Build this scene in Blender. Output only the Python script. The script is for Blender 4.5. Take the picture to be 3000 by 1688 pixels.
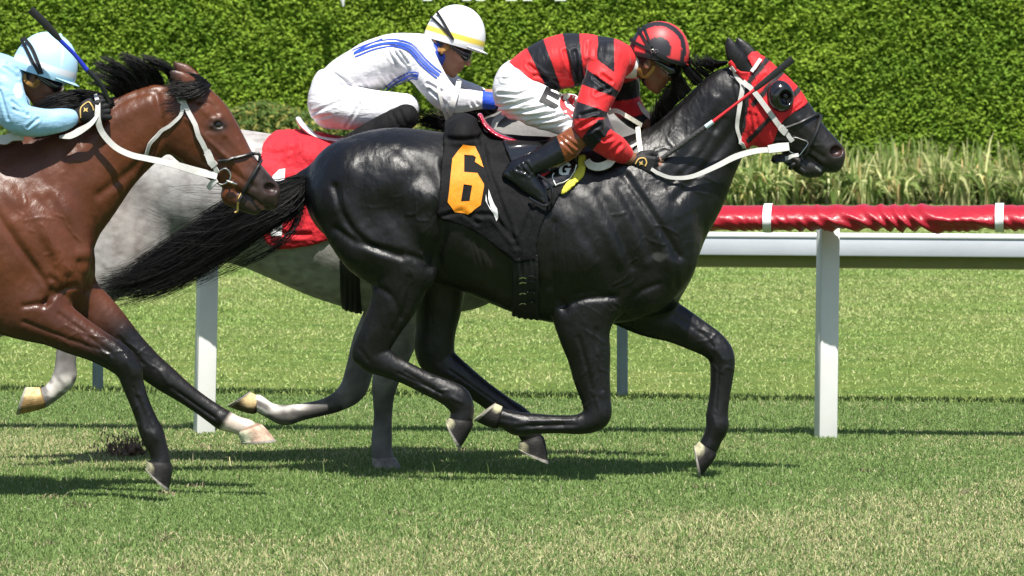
import bpy, bmesh, math, random
import numpy as np
from mathutils import Vector, Matrix, noise as mnoise
from mathutils.bvhtree import BVHTree

random.seed(7)
RNG = np.random.default_rng(11)
scene = bpy.context.scene
for o in list(bpy.data.objects):
    bpy.data.objects.remove(o)

# ------------------------------------------------------------------ camera, world, sun
FPX = 16250.0                       # focal length in pixels of the 3000 px wide photograph
CAM_H = 2.0
PITCH = math.atan((844 - 105) / FPX)
cam_d = bpy.data.cameras.new('camera')
cam = bpy.data.objects.new('camera', cam_d)
scene.collection.objects.link(cam)
cam.location = (0, 0, CAM_H)
cam.rotation_euler = (math.pi / 2 - PITCH, 0, 0)
cam_d.sensor_width = 36
cam_d.lens = 36 * FPX / 3000
cam_d.clip_start = 0.5
cam_d.clip_end = 1500
cam_d.dof.use_dof = True
cam_d.dof.focus_distance = 24.7
cam_d.dof.aperture_fstop = 13
scene.camera = cam

SUN_EL = math.radians(62)
SUN_AZ = math.radians(11)
world = bpy.data.worlds.new('World')
scene.world = world
world.use_nodes = True
wn = world.node_tree
for n in list(wn.nodes):
    wn.nodes.remove(n)
wo = wn.nodes.new('ShaderNodeOutputWorld')
bg = wn.nodes.new('ShaderNodeBackground')
sky = wn.nodes.new('ShaderNodeTexSky')
sky.sky_type = 'NISHITA'
sky.sun_disc = False
sky.sun_elevation = SUN_EL
sky.sun_rotation = math.pi - SUN_AZ
bg.inputs['Strength'].default_value = 0.075
wn.links.new(sky.outputs[0], bg.inputs[0])
wn.links.new(bg.outputs[0], wo.inputs[0])
sd = bpy.data.lights.new('sun', 'SUN')
sd.energy = 5.0
sd.angle = math.radians(0.53)
sd.color = (1.0, 0.955, 0.88)
sun = bpy.data.objects.new('sun', sd)
scene.collection.objects.link(sun)
to_sun = Vector((math.cos(SUN_EL) * math.sin(SUN_AZ), -math.cos(SUN_EL) * math.cos(SUN_AZ), math.sin(SUN_EL)))
sun.rotation_euler = to_sun.to_track_quat('Z', 'Y').to_euler()
sun.location = to_sun * 60
scene.view_settings.view_transform = 'Standard'
scene.view_settings.look = 'None'
scene.view_settings.gamma = 1
scene.view_settings.exposure = 0.64
scene.view_settings.use_curve_mapping = False

# ------------------------------------------------------------------ tracing helpers
K = 3000 / 2575.0                   # traced coordinates are in a 2575 px wide view of the photograph
SP, CP = math.sin(PITCH), math.cos(PITCH)

def ray(x, y):
    u = (x * K - 1500) / FPX
    v = (844 - y * K) / FPX
    return np.array([u, CP + v * SP, -SP + v * CP])

def W(x, y, d):
    """traced point (x, y) at the distance d -> world"""
    r = ray(x, y)
    t = d / r[1]
    return np.array([r[0] * t, d, CAM_H + r[2] * t])

def U(P):
    """world points (n,3) -> traced coordinates (n,2)"""
    P = np.asarray(P, float)
    q = P - np.array([0, 0, CAM_H])
    f = q[:, 1] * CP - q[:, 2] * SP
    up = q[:, 1] * SP + q[:, 2] * CP
    return np.stack([(q[:, 0] / f * FPX + 1500) / K, (844 - up / f * FPX) / K], 1)

def mpp(d):
    return d * K / FPX

def ground_at(x, y):
    r = ray(x, y)
    t = -CAM_H / r[2]
    return np.array([r[0] * t, r[1] * t, 0.0])

def spline(pts, n=6):
    """Catmull-Rom through rows of any width"""
    p = np.asarray(pts, float)
    if len(p) < 3:
        t = np.linspace(0, 1, n + 1)[:, None]
        return p[0] * (1 - t) + p[-1] * t
    p = np.vstack([2 * p[0] - p[1], p, 2 * p[-1] - p[-2]])
    out = []
    for i in range(1, len(p) - 2):
        for k in range(n):
            t = k / n
            a, b, c, d = p[i - 1], p[i], p[i + 1], p[i + 2]
            out.append(0.5 * ((2 * b) + (c - a) * t + (2 * a - 5 * b + 4 * c - d) * t * t + (3 * b - a - 3 * c + d) * t ** 3))
    out.append(p[-2])
    return np.array(out)

# ------------------------------------------------------------------ object helpers
def tag(o, label=None, cat=None, group=None, kind=None):
    if label: o['label'] = label
    if cat: o['category'] = cat
    if group: o['group'] = group
    if kind: o['kind'] = kind
    return o

def link(name, me, mat=None, parent=None):
    o = bpy.data.objects.new(name, me)
    scene.collection.objects.link(o)
    if mat is not None and me is not None:
        for m in (mat if isinstance(mat, (list, tuple)) else [mat]):
            me.materials.append(m)
    if parent is not None:
        o.parent = parent
        if parent.type == 'EMPTY' or parent.location.length > 0:
            o.matrix_parent_inverse = Matrix.Translation(-parent.location)
    return o

def empty(name, loc=(0, 0, 0)):
    o = bpy.data.objects.new(name, None)
    o.location = loc
    o.empty_display_size = 0.1
    scene.collection.objects.link(o)
    return o

def mesh_from(name, V, F, smooth=True, cols=None, attrs=None):
    V = np.asarray(V, np.float32)
    me = bpy.data.meshes.new(name)
    if isinstance(F, np.ndarray):
        k = F.shape[1]
        me.vertices.add(len(V))
        me.vertices.foreach_set('co', V.ravel())
        me.loops.add(F.size)
        me.loops.foreach_set('vertex_index', F.astype(np.int32).ravel())
        me.polygons.add(len(F))
        me.polygons.foreach_set('loop_start', np.arange(0, F.size, k, dtype=np.int32))
        me.polygons.foreach_set('loop_total', np.full(len(F), k, np.int32))
        me.update(calc_edges=True)
    else:
        me.from_pydata([tuple(v) for v in V], [], F)
    me.polygons.foreach_set('use_smooth', np.full(len(me.polygons), smooth))
    if cols is not None:
        a = me.color_attributes.new('Col', 'FLOAT_COLOR', 'POINT')
        c = np.ones((len(V), 4), np.float32)
        c[:, :3] = cols
        a.data.foreach_set('color', c.ravel())
    for k_, v_ in (attrs or {}).items():
        a = me.attributes.new(k_, 'FLOAT', 'POINT')
        a.data.foreach_set('value', np.asarray(v_, np.float32))
    me.update()
    return me

class MB:
    """collects boxes, tubes and ribbons for one mesh object"""
    def __init__(self):
        self.v, self.f = [], []
    def add(self, V, F):
        o = len(self.v)
        self.v += [tuple(map(float, p)) for p in V]
        self.f += [tuple(i + o for i in q) for q in F]
        return self
    def tube(self, pts, rad, n=8, ry=None, cap=True):
        """round tube along world points; rad scalar or list"""
        P = [Vector(p) for p in pts]
        R = rad if hasattr(rad, '__len__') else [rad] * len(P)
        V, F = [], []
        ref = None
        for i, p in enumerate(P):
            t = (P[min(i + 1, len(P) - 1)] - P[max(i - 1, 0)]).normalized()
            if ref is None:
                ref = Vector((0, 1, 0)) if abs(t.y) < 0.9 else Vector((1, 0, 0))
            a = (ref - t * ref.dot(t)).normalized()
            ref = a
            b = t.cross(a)
            for k in range(n):
                w = 2 * math.pi * k / n
                V.append(p + a * math.cos(w) * (R[i] if ry is None else ry[i] if hasattr(ry, '__len__') else ry) + b * math.sin(w) * R[i])
        for i in range(len(P) - 1):
            for k in range(n):
                F.append((i * n + k, i * n + (k + 1) % n, (i + 1) * n + (k + 1) % n, (i + 1) * n + k))
        if cap:
            F.append(tuple(reversed(range(n))))
            F.append(tuple(range((len(P) - 1) * n, len(P) * n)))
        return self.add(V, F)
    def ribbon(self, pts, nrm, width, th):
        """flat strap: world points, surface normals, width(s), thickness"""
        P = [Vector(p) for p in pts]
        N = [Vector(n).normalized() for n in nrm]
        Wd = width if hasattr(width, '__len__') else [width] * len(P)
        V, F = [], []
        for i, p in enumerate(P):
            t = (P[min(i + 1, len(P) - 1)] - P[max(i - 1, 0)]).normalized()
            s = t.cross(N[i]).normalized()
            n = s.cross(t).normalized()
            if n.dot(N[i]) < 0: n = -n
            h = Wd[i] / 2
            V += [p - s * h - n * th / 2, p + s * h - n * th / 2, p + s * h + n * th / 2, p - s * h + n * th / 2]
        for i in range(len(P) - 1):
            for k in range(4):
                F.append((i * 4 + k, i * 4 + (k + 1) % 4, (i + 1) * 4 + (k + 1) % 4, (i + 1) * 4 + k))
        F.append((3, 2, 1, 0)); e = (len(P) - 1) * 4
        F.append((e, e + 1, e + 2, e + 3))
        return self.add(V, F)
    def box(self, c, s, rz=0.0, bevel=0.0, m=None):
        bm = bmesh.new()
        bmesh.ops.create_cube(bm, size=1)
        for v in bm.verts:
            v.co = Vector((v.co.x * s[0], v.co.y * s[1], v.co.z * s[2]))
        if bevel:
            bmesh.ops.bevel(bm, geom=list(bm.edges), offset=bevel, segments=2, profile=0.5, affect='EDGES')
        M = m if m is not None else Matrix.Translation(Vector(c)) @ Matrix.Rotation(rz, 4, 'Z')
        bm.transform(M)
        bm.verts.ensure_lookup_table()
        self.add([v.co for v in bm.verts], [tuple(v.index for v in f.verts) for f in bm.faces])
        bm.free()
        return self
    def build(self, name, mat, parent=None, smooth=True, bevel=0):
        me = mesh_from(name, self.v, self.f, smooth)
        bm = bmesh.new(); bm.from_mesh(me)
        bmesh.ops.recalc_face_normals(bm, faces=bm.faces)
        bm.to_mesh(me); bm.free()
        if smooth and hasattr(me, 'set_sharp_from_angle'):
            me.set_sharp_from_angle(angle=math.radians(42))
        o = link(name, me, mat, parent)
        return o

# ------------------------------------------------------------------ materials
def mat(name, col=(.5, .5, .5), rough=.6, spec=.5, attr=False, var=0.0, vscale=8, bumps=(), sheen=0, coat=0, metal=0,
        sss=0, trans=0, aniso=None, fine=None, rvar=0.0, rscale=5):
    """principled material; bumps: (scale, strength, distance, stretch(xyz), type)"""
    m = bpy.data.materials.new(name)
    m.use_nodes = True
    nt = m.node_tree
    N, L = nt.nodes, nt.links
    b = N['Principled BSDF']
    b.inputs['Roughness'].default_value = rough
    b.inputs['Specular IOR Level'].default_value = spec
    b.inputs['Metallic'].default_value = metal
    if sheen:
        b.inputs['Sheen Weight'].default_value = sheen
        b.inputs['Sheen Roughness'].default_value = 0.4
    if coat:
        b.inputs['Coat Weight'].default_value = coat
        b.inputs['Coat Roughness'].default_value = 0.08
    if sss:
        b.inputs['Subsurface Weight'].default_value = sss
        b.inputs['Subsurface Scale'].default_value = 0.02
    if trans:
        b.inputs['Transmission Weight'].default_value = trans
    tc = N.new('ShaderNodeTexCoord')
    if attr:
        at = N.new('ShaderNodeAttribute'); at.attribute_name = 'Col'
        src = at.outputs['Color']
    else:
        rgb = N.new('ShaderNodeRGB'); rgb.outputs[0].default_value = (*col, 1)
        src = rgb.outputs[0]
    if var:
        nz = N.new('ShaderNodeTexNoise'); nz.inputs['Scale'].default_value = vscale; nz.inputs['Detail'].default_value = 6
        nz.inputs['Roughness'].default_value = .65
        L.new(tc.outputs['Object'], nz.inputs['Vector'])
        mr = N.new('ShaderNodeMapRange')
        mr.inputs['From Min'].default_value = .3; mr.inputs['From Max'].default_value = .7
        mr.inputs['To Min'].default_value = 1 - var; mr.inputs['To Max'].default_value = 1 + var
        L.new(nz.outputs['Fac'], mr.inputs['Value'])
        mx = N.new('ShaderNodeVectorMath'); mx.operation = 'SCALE'
        L.new(src, mx.inputs[0]); L.new(mr.outputs[0], mx.inputs['Scale'])
        src = mx.outputs[0]
    L.new(src, b.inputs['Base Color'])
    if rvar:
        rz_ = N.new('ShaderNodeTexNoise'); rz_.inputs['Scale'].default_value = rscale; rz_.inputs['Detail'].default_value = 5
        L.new(tc.outputs['Object'], rz_.inputs['Vector'])
        rm = N.new('ShaderNodeMapRange'); rm.inputs['From Min'].default_value = .35; rm.inputs['From Max'].default_value = .65
        rm.inputs['To Min'].default_value = rough - rvar; rm.inputs['To Max'].default_value = rough + rvar
        L.new(rz_.outputs['Fac'], rm.inputs['Value']); L.new(rm.outputs[0], b.inputs['Roughness'])
    prev = None
    for (sc, st, dist, stretch, typ) in bumps:
        mp = N.new('ShaderNodeMapping'); mp.inputs['Scale'].default_value = stretch
        L.new(tc.outputs['Object'], mp.inputs['Vector'])
        if typ == 'wave':
            t = N.new('ShaderNodeTexWave'); t.inputs['Scale'].default_value = sc
            t.inputs['Distortion'].default_value = 6; t.inputs['Detail'].default_value = 3; t.inputs['Detail Scale'].default_value = 1.5
            out = t.outputs['Fac']
        elif typ == 'ridge':
            t = N.new('ShaderNodeTexNoise'); t.noise_type = 'RIDGED_MULTIFRACTAL'; t.inputs['Scale'].default_value = sc
            t.inputs['Detail'].default_value = 2
            out = t.outputs['Fac']
        elif typ == 'voronoi':
            t = N.new('ShaderNodeTexVoronoi'); t.inputs['Scale'].default_value = sc
            out = t.outputs['Distance']
        else:
            t = N.new('ShaderNodeTexNoise'); t.inputs['Scale'].default_value = sc; t.inputs['Detail'].default_value = 4
            out = t.outputs['Fac']
        L.new(mp.outputs[0], t.inputs['Vector'])
        bp = N.new('ShaderNodeBump'); bp.inputs['Strength'].default_value = st; bp.inputs['Distance'].default_value = dist
        L.new(out, bp.inputs['Height'])
        if prev is not None: L.new(prev, bp.inputs['Normal'])
        prev = bp.outputs[0]
    if prev is not None:
        L.new(prev, b.inputs['Normal'])
        if coat: L.new(prev, b.inputs['Coat Normal'])
    return m

# ------------------------------------------------------------------ signed distance bodies
def seg_field(P, a, b, ra, rb, sa, sb):
    """distance to a tapered capsule whose cross section is squeezed sideways (world Y) by s"""
    ax = b - a
    L2 = float(ax[0] ** 2 + ax[2] ** 2 + ax[1] ** 2) + 1e-9
    X, Y, Z = P
    t = ((X - a[0]) * ax[0] + (Y - a[1]) * ax[1] + (Z - a[2]) * ax[2]) / L2
    t = np.clip(t, 0, 1)
    s = sa + (sb - sa) * t
    dx = X - a[0] - ax[0] * t
    dy = (Y - a[1] - ax[1] * t) / s
    dz = Z - a[2] - ax[2] * t
    return np.sqrt(dx * dx + dy * dy + dz * dz) - (ra + (rb - ra) * t)

class Body:
    def __init__(self, d, res):
        self.d, self.h, self.ops = d, res, []
        self.m = mpp(d)
    def w(self, x, y, dy=0.0):
        return W(x, y, self.d + dy)
    def chain(self, rows, k=.03, n=5, grow=0.0, sub=False, s=1.0, dy=0.0):
        """rows (x, y, r[, s[, dy]]) traced; one smooth limb, joined with radius k"""
        R = []
        for r in rows:
            r = list(r)
            if len(r) < 4: r.append(s)
            if len(r) < 5: r.append(dy)
            R.append(r)
        R = spline(R, n)
        pts = [(self.w(x, y, q), max(rr * self.m + grow, .001), max(ss, .15)) for x, y, rr, ss, q in R]
        self.ops.append(('chain', pts, k, sub))
        return self
    def raw(self, pts, k=.01, sub=False):
        """pts: (world point, radius, s)"""
        self.ops.append(('chain', [(np.asarray(p, float), r, s) for p, r, s in pts], k, sub))
        return self
    def ell(self, c, rad, rot=0.0, k=.02, sub=False):
        """ellipsoid at world point c, radii (along, side, up), turned by rot in the XZ plane"""
        self.ops.append(('ell', np.asarray(c, float), rad, rot, k, sub))
        return self
    def bounds(self, pad=.05):
        lo, hi = np.full(3, 1e9), np.full(3, -1e9)
        for o in self.ops:
            if o[-1]: continue
            if o[0] == 'chain':
                for p, r, s in o[1]:
                    e = np.array([r, r * max(s, .2), r]); lo = np.minimum(lo, p - e); hi = np.maximum(hi, p + e)
            else:
                e = max(o[2]); lo = np.minimum(lo, o[1] - e); hi = np.maximum(hi, o[1] + e)
        return lo - pad, hi + pad
    def field(self, lo=None, hi=None):
        if lo is None: lo, hi = self.bounds()
        h = self.h
        self.lo = lo
        n = np.ceil((hi - lo) / h).astype(int) + 1
        D = np.full(n, 1.0, np.float32)
        ax = [(lo[i] + np.arange(n[i]) * h).astype(np.float32) for i in range(3)]
        self.ax = ax
        def sl(a, b):
            i0 = np.clip(np.floor((a - lo) / h).astype(int), 0, n - 1)
            i1 = np.clip(np.ceil((b - lo) / h).astype(int) + 1, 1, n)
            return i0, i1
        for o in self.ops:
            if o[0] == 'chain':
                pts, k, sub = o[1], o[2], o[3]
                mg = .035 + k
                P = np.array([p for p, _, _ in pts]); Rr = np.array([r for _, r, _ in pts]); S = np.array([s for _, _, s in pts])
                E = np.stack([Rr, Rr * S, Rr], 1) + mg
                c0, c1 = sl((P - E).min(0), (P + E).max(0))
                if np.any(c1 <= c0): continue
                Fd = np.full(c1 - c0, 1.0, np.float32)
                for i in range(len(pts) - 1):
                    s0, s1 = sl(np.minimum(P[i] - E[i], P[i + 1] - E[i + 1]), np.maximum(P[i] + E[i], P[i + 1] + E[i + 1]))
                    if np.any(s1 <= s0): continue
                    G = (ax[0][s0[0]:s1[0], None, None], ax[1][None, s0[1]:s1[1], None], ax[2][None, None, s0[2]:s1[2]])
                    f = seg_field(G, P[i], P[i + 1], Rr[i], Rr[i + 1], S[i], S[i + 1])
                    q0, q1 = s0 - c0, s1 - c0
                    v = Fd[q0[0]:q1[0], q0[1]:q1[1], q0[2]:q1[2]]
                    np.minimum(v, f, out=v)
            else:
                _, c, rad, rot, k, sub = o
                mg = max(rad) + .035 + k
                c0, c1 = sl(c - mg, c + mg)
                if np.any(c1 <= c0): continue
                X = ax[0][c0[0]:c1[0], None, None] - c[0]
                Y = ax[1][None, c0[1]:c1[1], None] - c[1]
                Z = ax[2][None, None, c0[2]:c1[2]] - c[2]
                cr, sr = math.cos(rot), math.sin(rot)
                A = X * cr + Z * sr
                B = -X * sr + Z * cr
                q = np.sqrt((A / rad[0]) ** 2 + (Y / rad[1]) ** 2 + (B / rad[2]) ** 2)
                q2 = np.sqrt((A / rad[0] ** 2) ** 2 + (Y / rad[1] ** 2) ** 2 + (B / rad[2] ** 2) ** 2) + 1e-6
                Fd = (q * (q - 1) / q2).astype(np.float32)
            v = D[c0[0]:c1[0], c0[1]:c1[1], c0[2]:c1[2]]
            if sub:
                hh = np.clip(.5 - .5 * (v + Fd) / k, 0, 1)
                v[...] = v + (-Fd - v) * hh + k * hh * (1 - hh)
            else:
                hh = np.clip(.5 + .5 * (v - Fd) / k, 0, 1)
                v[...] = v * (1 - hh) + Fd * hh - k * hh * (1 - hh)
        self.D = D
        return self
    def poly2d(self, poly, dy):
        """signed distance (m, negative inside) of a traced outline over this grid's XZ plane"""
        q = np.array([self.w(x, y, dy) for x, y in poly])[:, [0, 2]]
        X, Z = np.meshgrid(self.ax[0], self.ax[2], indexing='ij')
        best = np.full(X.shape, 1e9); ins = np.zeros(X.shape, bool)
        for i in range(len(q)):
            a, b = q[i], q[(i + 1) % len(q)]
            e = b - a
            t = np.clip(((X - a[0]) * e[0] + (Z - a[1]) * e[1]) / (e @ e + 1e-12), 0, 1)
            best = np.minimum(best, (X - a[0] - e[0] * t) ** 2 + (Z - a[1] - e[1] * t) ** 2)
            c = (a[1] > Z) != (b[1] > Z)
            with np.errstate(divide='ignore', invalid='ignore'):
                ins ^= c & (X < (b[0] - a[0]) * (Z - a[1]) / (b[1] - a[1] + 1e-12) + a[0])
        r = np.sqrt(best)
        return np.where(ins, -r, r).astype(np.float32)[:, None, :]

def surface_nets(D, lo, h):
    S = D < 0
    nx, ny, nz = D.shape
    c = [S[i:nx - 1 + i, j:ny - 1 + j, k:nz - 1 + k] for i in (0, 1) for j in (0, 1) for k in (0, 1)]
    anyv = c[0].copy(); allv = c[0].copy()
    for q in c[1:]:
        anyv |= q; allv &= q
    act = anyv & ~allv
    idx = np.argwhere(act)
    ids = np.full(act.shape, -1, np.int32)
    ids[act] = np.arange(len(idx))
    corner = np.array([(i, j, k) for i in (0, 1) for j in (0, 1) for k in (0, 1)])
    val = np.stack([D[idx[:, 0] + a, idx[:, 1] + b, idx[:, 2] + e] for a, b, e in corner], 1)
    acc = np.zeros((len(idx), 3)); cnt = np.zeros(len(idx))
    for p in range(8):
        for q in range(p + 1, 8):
            df = corner[q] - corner[p]
            if np.abs(df).sum() != 1: continue
            va, vb = val[:, p], val[:, q]
            m = (va < 0) != (vb < 0)
            t = np.where(m, va / (va - vb + 1e-20), 0)
            acc += np.where(m[:, None], corner[p] + t[:, None] * df, 0)
            cnt += m
    V = lo + (idx + acc / cnt[:, None]) * h
    Fs = []
    for axn in range(3):
        o1, o2 = [(1, 2), (2, 0), (0, 1)][axn]
        n = list(D.shape)
        s0 = [slice(1, n[i] - 1) for i in range(3)]; s1 = list(s0)
        s0[axn] = slice(0, n[axn] - 1); s1[axn] = slice(1, n[axn])
        a, b = S[tuple(s0)], S[tuple(s1)]
        e = np.argwhere(a != b)
        if not len(e): continue
        flip = a[a != b]
        base = e.copy()
        for i in range(3):
            if i != axn: base[:, i] += 1
        def cell(d1, d2):
            q = base.copy(); q[:, o1] += d1; q[:, o2] += d2
            return ids[q[:, 0], q[:, 1], q[:, 2]]
        quad = np.stack([cell(-1, -1), cell(0, -1), cell(0, 0), cell(-1, 0)], 1)
        quad = np.where(flip[:, None], quad, quad[:, ::-1])
        Fs.append(quad)
    F = np.vstack(Fs)
    return V, F[(F >= 0).all(1)]

def smooth_verts(V, F, it=2, lam=.5, mu=-.52):
    a = F.ravel(); b = np.roll(F, -1, 1).ravel()
    n = len(V)
    deg = np.bincount(a, minlength=n) + np.bincount(b, minlength=n) + 1e-9
    for k in range(it):
        for l in (lam, mu):
            S = np.stack([np.bincount(a, V[b, i], n) + np.bincount(b, V[a, i], n) for i in range(3)], 1) / deg[:, None]
            V = V + l * (S - V)
    return V

def vnormals(V, F):
    fn = np.cross(V[F[:, 2]] - V[F[:, 0]], V[F[:, 3]] - V[F[:, 1]])
    N = np.stack([sum(np.bincount(F[:, j], fn[:, i], len(V)) for j in range(4)) for i in range(3)], 1)
    return N / (np.linalg.norm(N, axis=1, keepdims=True) + 1e-12)

def line_dist(q, pl):
    """distance (traced px) of points q to a polyline"""
    best = np.full(len(q), 1e9)
    pl = np.asarray(pl, float)
    for a, b in zip(pl[:-1], pl[1:]):
        e = b - a
        t = np.clip(((q - a) @ e) / (e @ e + 1e-9), 0, 1)
        best = np.minimum(best, np.hypot(*(q - a - t[:, None] * e).T))
    return best

def vnoise(P, scale, seed=0):
    """cheap smooth value noise in numpy, about -1..1"""
    r = np.random.default_rng(seed)
    out = np.zeros(len(P))
    for k in range(7):
        d = r.normal(size=3); d /= np.linalg.norm(d)
        f = scale * r.uniform(.6, 1.7)
        ph = r.uniform(0, 6.28)
        w = r.normal(size=3); w /= np.linalg.norm(w)
        out += np.sin(P @ d * f + ph + 1.3 * np.sin(P @ w * f * .63 + ph * 2))
    return out / 3.2

def relief(V, F, items, q, side=0.15):
    """raise (+) or press in (-) along traced lines; items: (polyline, width px, depth m)"""
    N = vnormals(V, F)
    lat = np.clip((np.abs(N[:, 1]) - side) / .3, 0, 1)
    amt = np.zeros(len(V))
    for pl, wd, dp in items:
        a = np.array(pl, float)
        m = (lat > 0) & (q > a.min(0) - wd * 2.6).all(1) & (q < a.max(0) + wd * 2.6).all(1)
        if not m.any(): continue
        if len(pl) == 1:
            dd = np.hypot(*(q[m] - a[0]).T)
        else:
            dd = line_dist(q[m], spline(pl, 4) if len(pl) > 2 else pl)
        amt[m] += dp * np.exp(-(dd / wd) ** 2)
    return V + N * (amt * lat)[:, None]
# ------------------------------------------------------------------ ground, rails, hedge
def leaf_mat(name, attr='Col', transl=.35, rough=.5, spec=.3):
    m = bpy.data.materials.new(name); m.use_nodes = True
    N, L = m.node_tree.nodes, m.node_tree.links
    b = N['Principled BSDF']; out = N['Material Output']
    at = N.new('ShaderNodeAttribute'); at.attribute_name = attr
    b.inputs['Roughness'].default_value = rough; b.inputs['Specular IOR Level'].default_value = spec
    t = N.new('ShaderNodeBsdfTranslucent')
    mx = N.new('ShaderNodeMixShader'); mx.inputs[0].default_value = transl
    L.new(at.outputs['Color'], b.inputs['Base Color']); L.new(at.outputs['Color'], t.inputs['Color'])
    L.new(b.outputs[0], mx.inputs[1]); L.new(t.outputs[0], mx.inputs[2]); L.new(mx.outputs[0], out.inputs['Surface'])
    return m

def turf_mat(name, cols, scale, bump=.02):
    m = bpy.data.materials.new(name); m.use_nodes = True
    N, L = m.node_tree.nodes, m.node_tree.links
    b = N['Principled BSDF']; b.inputs['Roughness'].default_value = .9; b.inputs['Specular IOR Level'].default_value = .1
    tc = N.new('ShaderNodeTexCoord')
    def nz(s, det=6):
        n = N.new('ShaderNodeTexNoise'); n.inputs['Scale'].default_value = s; n.inputs['Detail'].default_value = det; n.inputs['Roughness'].default_value = .7
        L.new(tc.outputs['Object'], n.inputs['Vector']); return n
    r = N.new('ShaderNodeValToRGB')
    r.color_ramp.elements[0].position = .32; r.color_ramp.elements[0].color = (*cols[0], 1)
    r.color_ramp.elements[1].position = .68; r.color_ramp.elements[1].color = (*cols[2], 1)
    e = r.color_ramp.elements.new(.5); e.color = (*cols[1], 1)
    L.new(nz(scale).outputs['Fac'], r.inputs['Fac'])
    L.new(r.outputs[0], b.inputs['Base Color'])
    bp = N.new('ShaderNodeBump'); bp.inputs['Strength'].default_value = .8; bp.inputs['Distance'].default_value = bump
    L.new(nz(90, 3).outputs['Fac'], bp.inputs['Height']); L.new(bp.outputs[0], b.inputs['Normal'])
    return m

M_turf = turf_mat('track_turf', [(.05, .10, .032), (.075, .13, .042), (.15, .16, .07)], 3)
M_infield = turf_mat('infield_turf', [(.08, .14, .03), (.13, .19, .042), (.19, .23, .06)], 2)

far_a, far_b = ground_at(239, 990), ground_at(1560, 1007)
rail_a, rail_b = ground_at(513, 1092), ground_at(2076, 1104)
def along(a, b, t): return a + (b - a) * t

gm = bpy.data.meshes.new('infield')
gm.from_pydata([(-350, -120, -.004), (350, -120, -.004), (350, 700, -.004), (-350, 700, -.004)], [], [(0, 1, 2, 3)])
infield = link('infield_ground', gm, M_infield); tag(infield, kind='structure')
fdir = (far_b - far_a) / np.linalg.norm(far_b - far_a)
e0, e1 = far_a - fdir * 60, far_b + fdir * 60
tm = bpy.data.meshes.new('track')
tm.from_pydata([(e0[0], -60, 0), (e1[0], -60, 0), (e1[0], e1[1], 0), (e0[0], e0[1], 0)], [], [(0, 1, 2, 3)])
track = link('turf_track', tm, M_turf); tag(track, kind='structure')

def blades(name, roots, hgt, wid, cols, lean=.5, segs=2, seed=1, mt=None):
    r = np.random.default_rng(seed)
    n = len(roots)
    th = r.uniform(0, 2 * np.pi, n)
    d = np.stack([np.cos(th), np.sin(th), np.zeros(n)], 1)
    fa = r.uniform(0, 2 * np.pi, n)
    s = np.stack([np.cos(fa), np.sin(fa) * .4, np.zeros(n)], 1); s /= np.linalg.norm(s, axis=1, keepdims=True)
    ln = np.abs(r.normal(0, lean, n)) * hgt
    w2 = (wid / 2)[:, None]
    up = np.array([0, 0, 1.0])
    b0 = roots - s * w2; b1 = roots + s * w2
    mid = roots + up * (hgt * .6)[:, None] + d * (ln * .35)[:, None]
    tip = roots + up * (hgt / np.sqrt(1 + (ln / hgt) ** 2 * .6))[:, None] + d * ln[:, None]
    if segs == 2:
        V = np.stack([b0, b1, mid + s * w2 * .75, mid - s * w2 * .75, tip], 1).reshape(-1, 3)
        o = (np.arange(n) * 5)[:, None]
        F = np.concatenate([o + np.array([[0, 1, 2]]), o + np.array([[0, 2, 3]]), o + np.array([[3, 2, 4]])], 0)
        C = np.repeat(cols, 5, 0)
    else:
        V = np.stack([b0, b1, tip], 1).reshape(-1, 3)
        F = (np.arange(n) * 3)[:, None] + np.array([[0, 1, 2]])
        C = np.repeat(cols, 3, 0)
    me = mesh_from(name, V, F.astype(np.int32), False, C)
    return link(name, me, mt)

M_blade = leaf_mat('grass_blade', transl=.3, rough=.55, spec=.25)
def wedge(n, d0, d1, rng, margin=1.12, power=1.0):
    """random ground points inside the view wedge between two distances"""
    u = rng.random(n)
    d = np.sqrt(d0 ** 2 + (d1 ** 2 - d0 ** 2) * u ** power)
    x = (rng.random(n) * 2 - 1) * 1500 / FPX * margin * d
    return np.stack([x, d, np.zeros(n)], 1)
rg = np.random.default_rng(3)
P = wedge(480000, 19.6, 31.5, rg, 1.15)
side_f = (P[:, 1] - far_a[1]) * fdir[0] - (P[:, 0] - far_a[0]) * fdir[1]
P = P[side_f < -.02]
n = len(P)
dry = np.clip(.42 + .6 * vnoise(P * np.array([.7, 1, 1]), 1.4, 31) + .30 * vnoise(P, 5, 32) + .30 * vnoise(P, 22, 35) + (24.0 - P[:, 1]) * .055, 0.02, .95)
g = rg.random(n)
pick = (rg.random(n) < dry * .5)
c = np.array([.190, .285, .085])[None] * (.72 + .6 * g)[:, None]
c = np.where(pick[:, None], np.array([.50, .465, .245])[None] * (.7 + .7 * g)[:, None], c)
c = np.where((rg.random(n) < .018)[:, None], np.array([.62, .57, .38]), c)
hh = (.012 + .016 * rg.random(n)) * (1 + .22 * vnoise(P, 3, 34))
hh = np.where(rg.random(n) < .006, hh * 2.6, hh)
turf = blades('track_grass', P, np.clip(hh, .008, .1), .0030 + .0030 * rg.random(n), c, 1.1, 2, 4, M_blade)
tag(turf, 'short mown green and straw coloured grass on the track under the horses', 'grass', kind='stuff')
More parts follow.
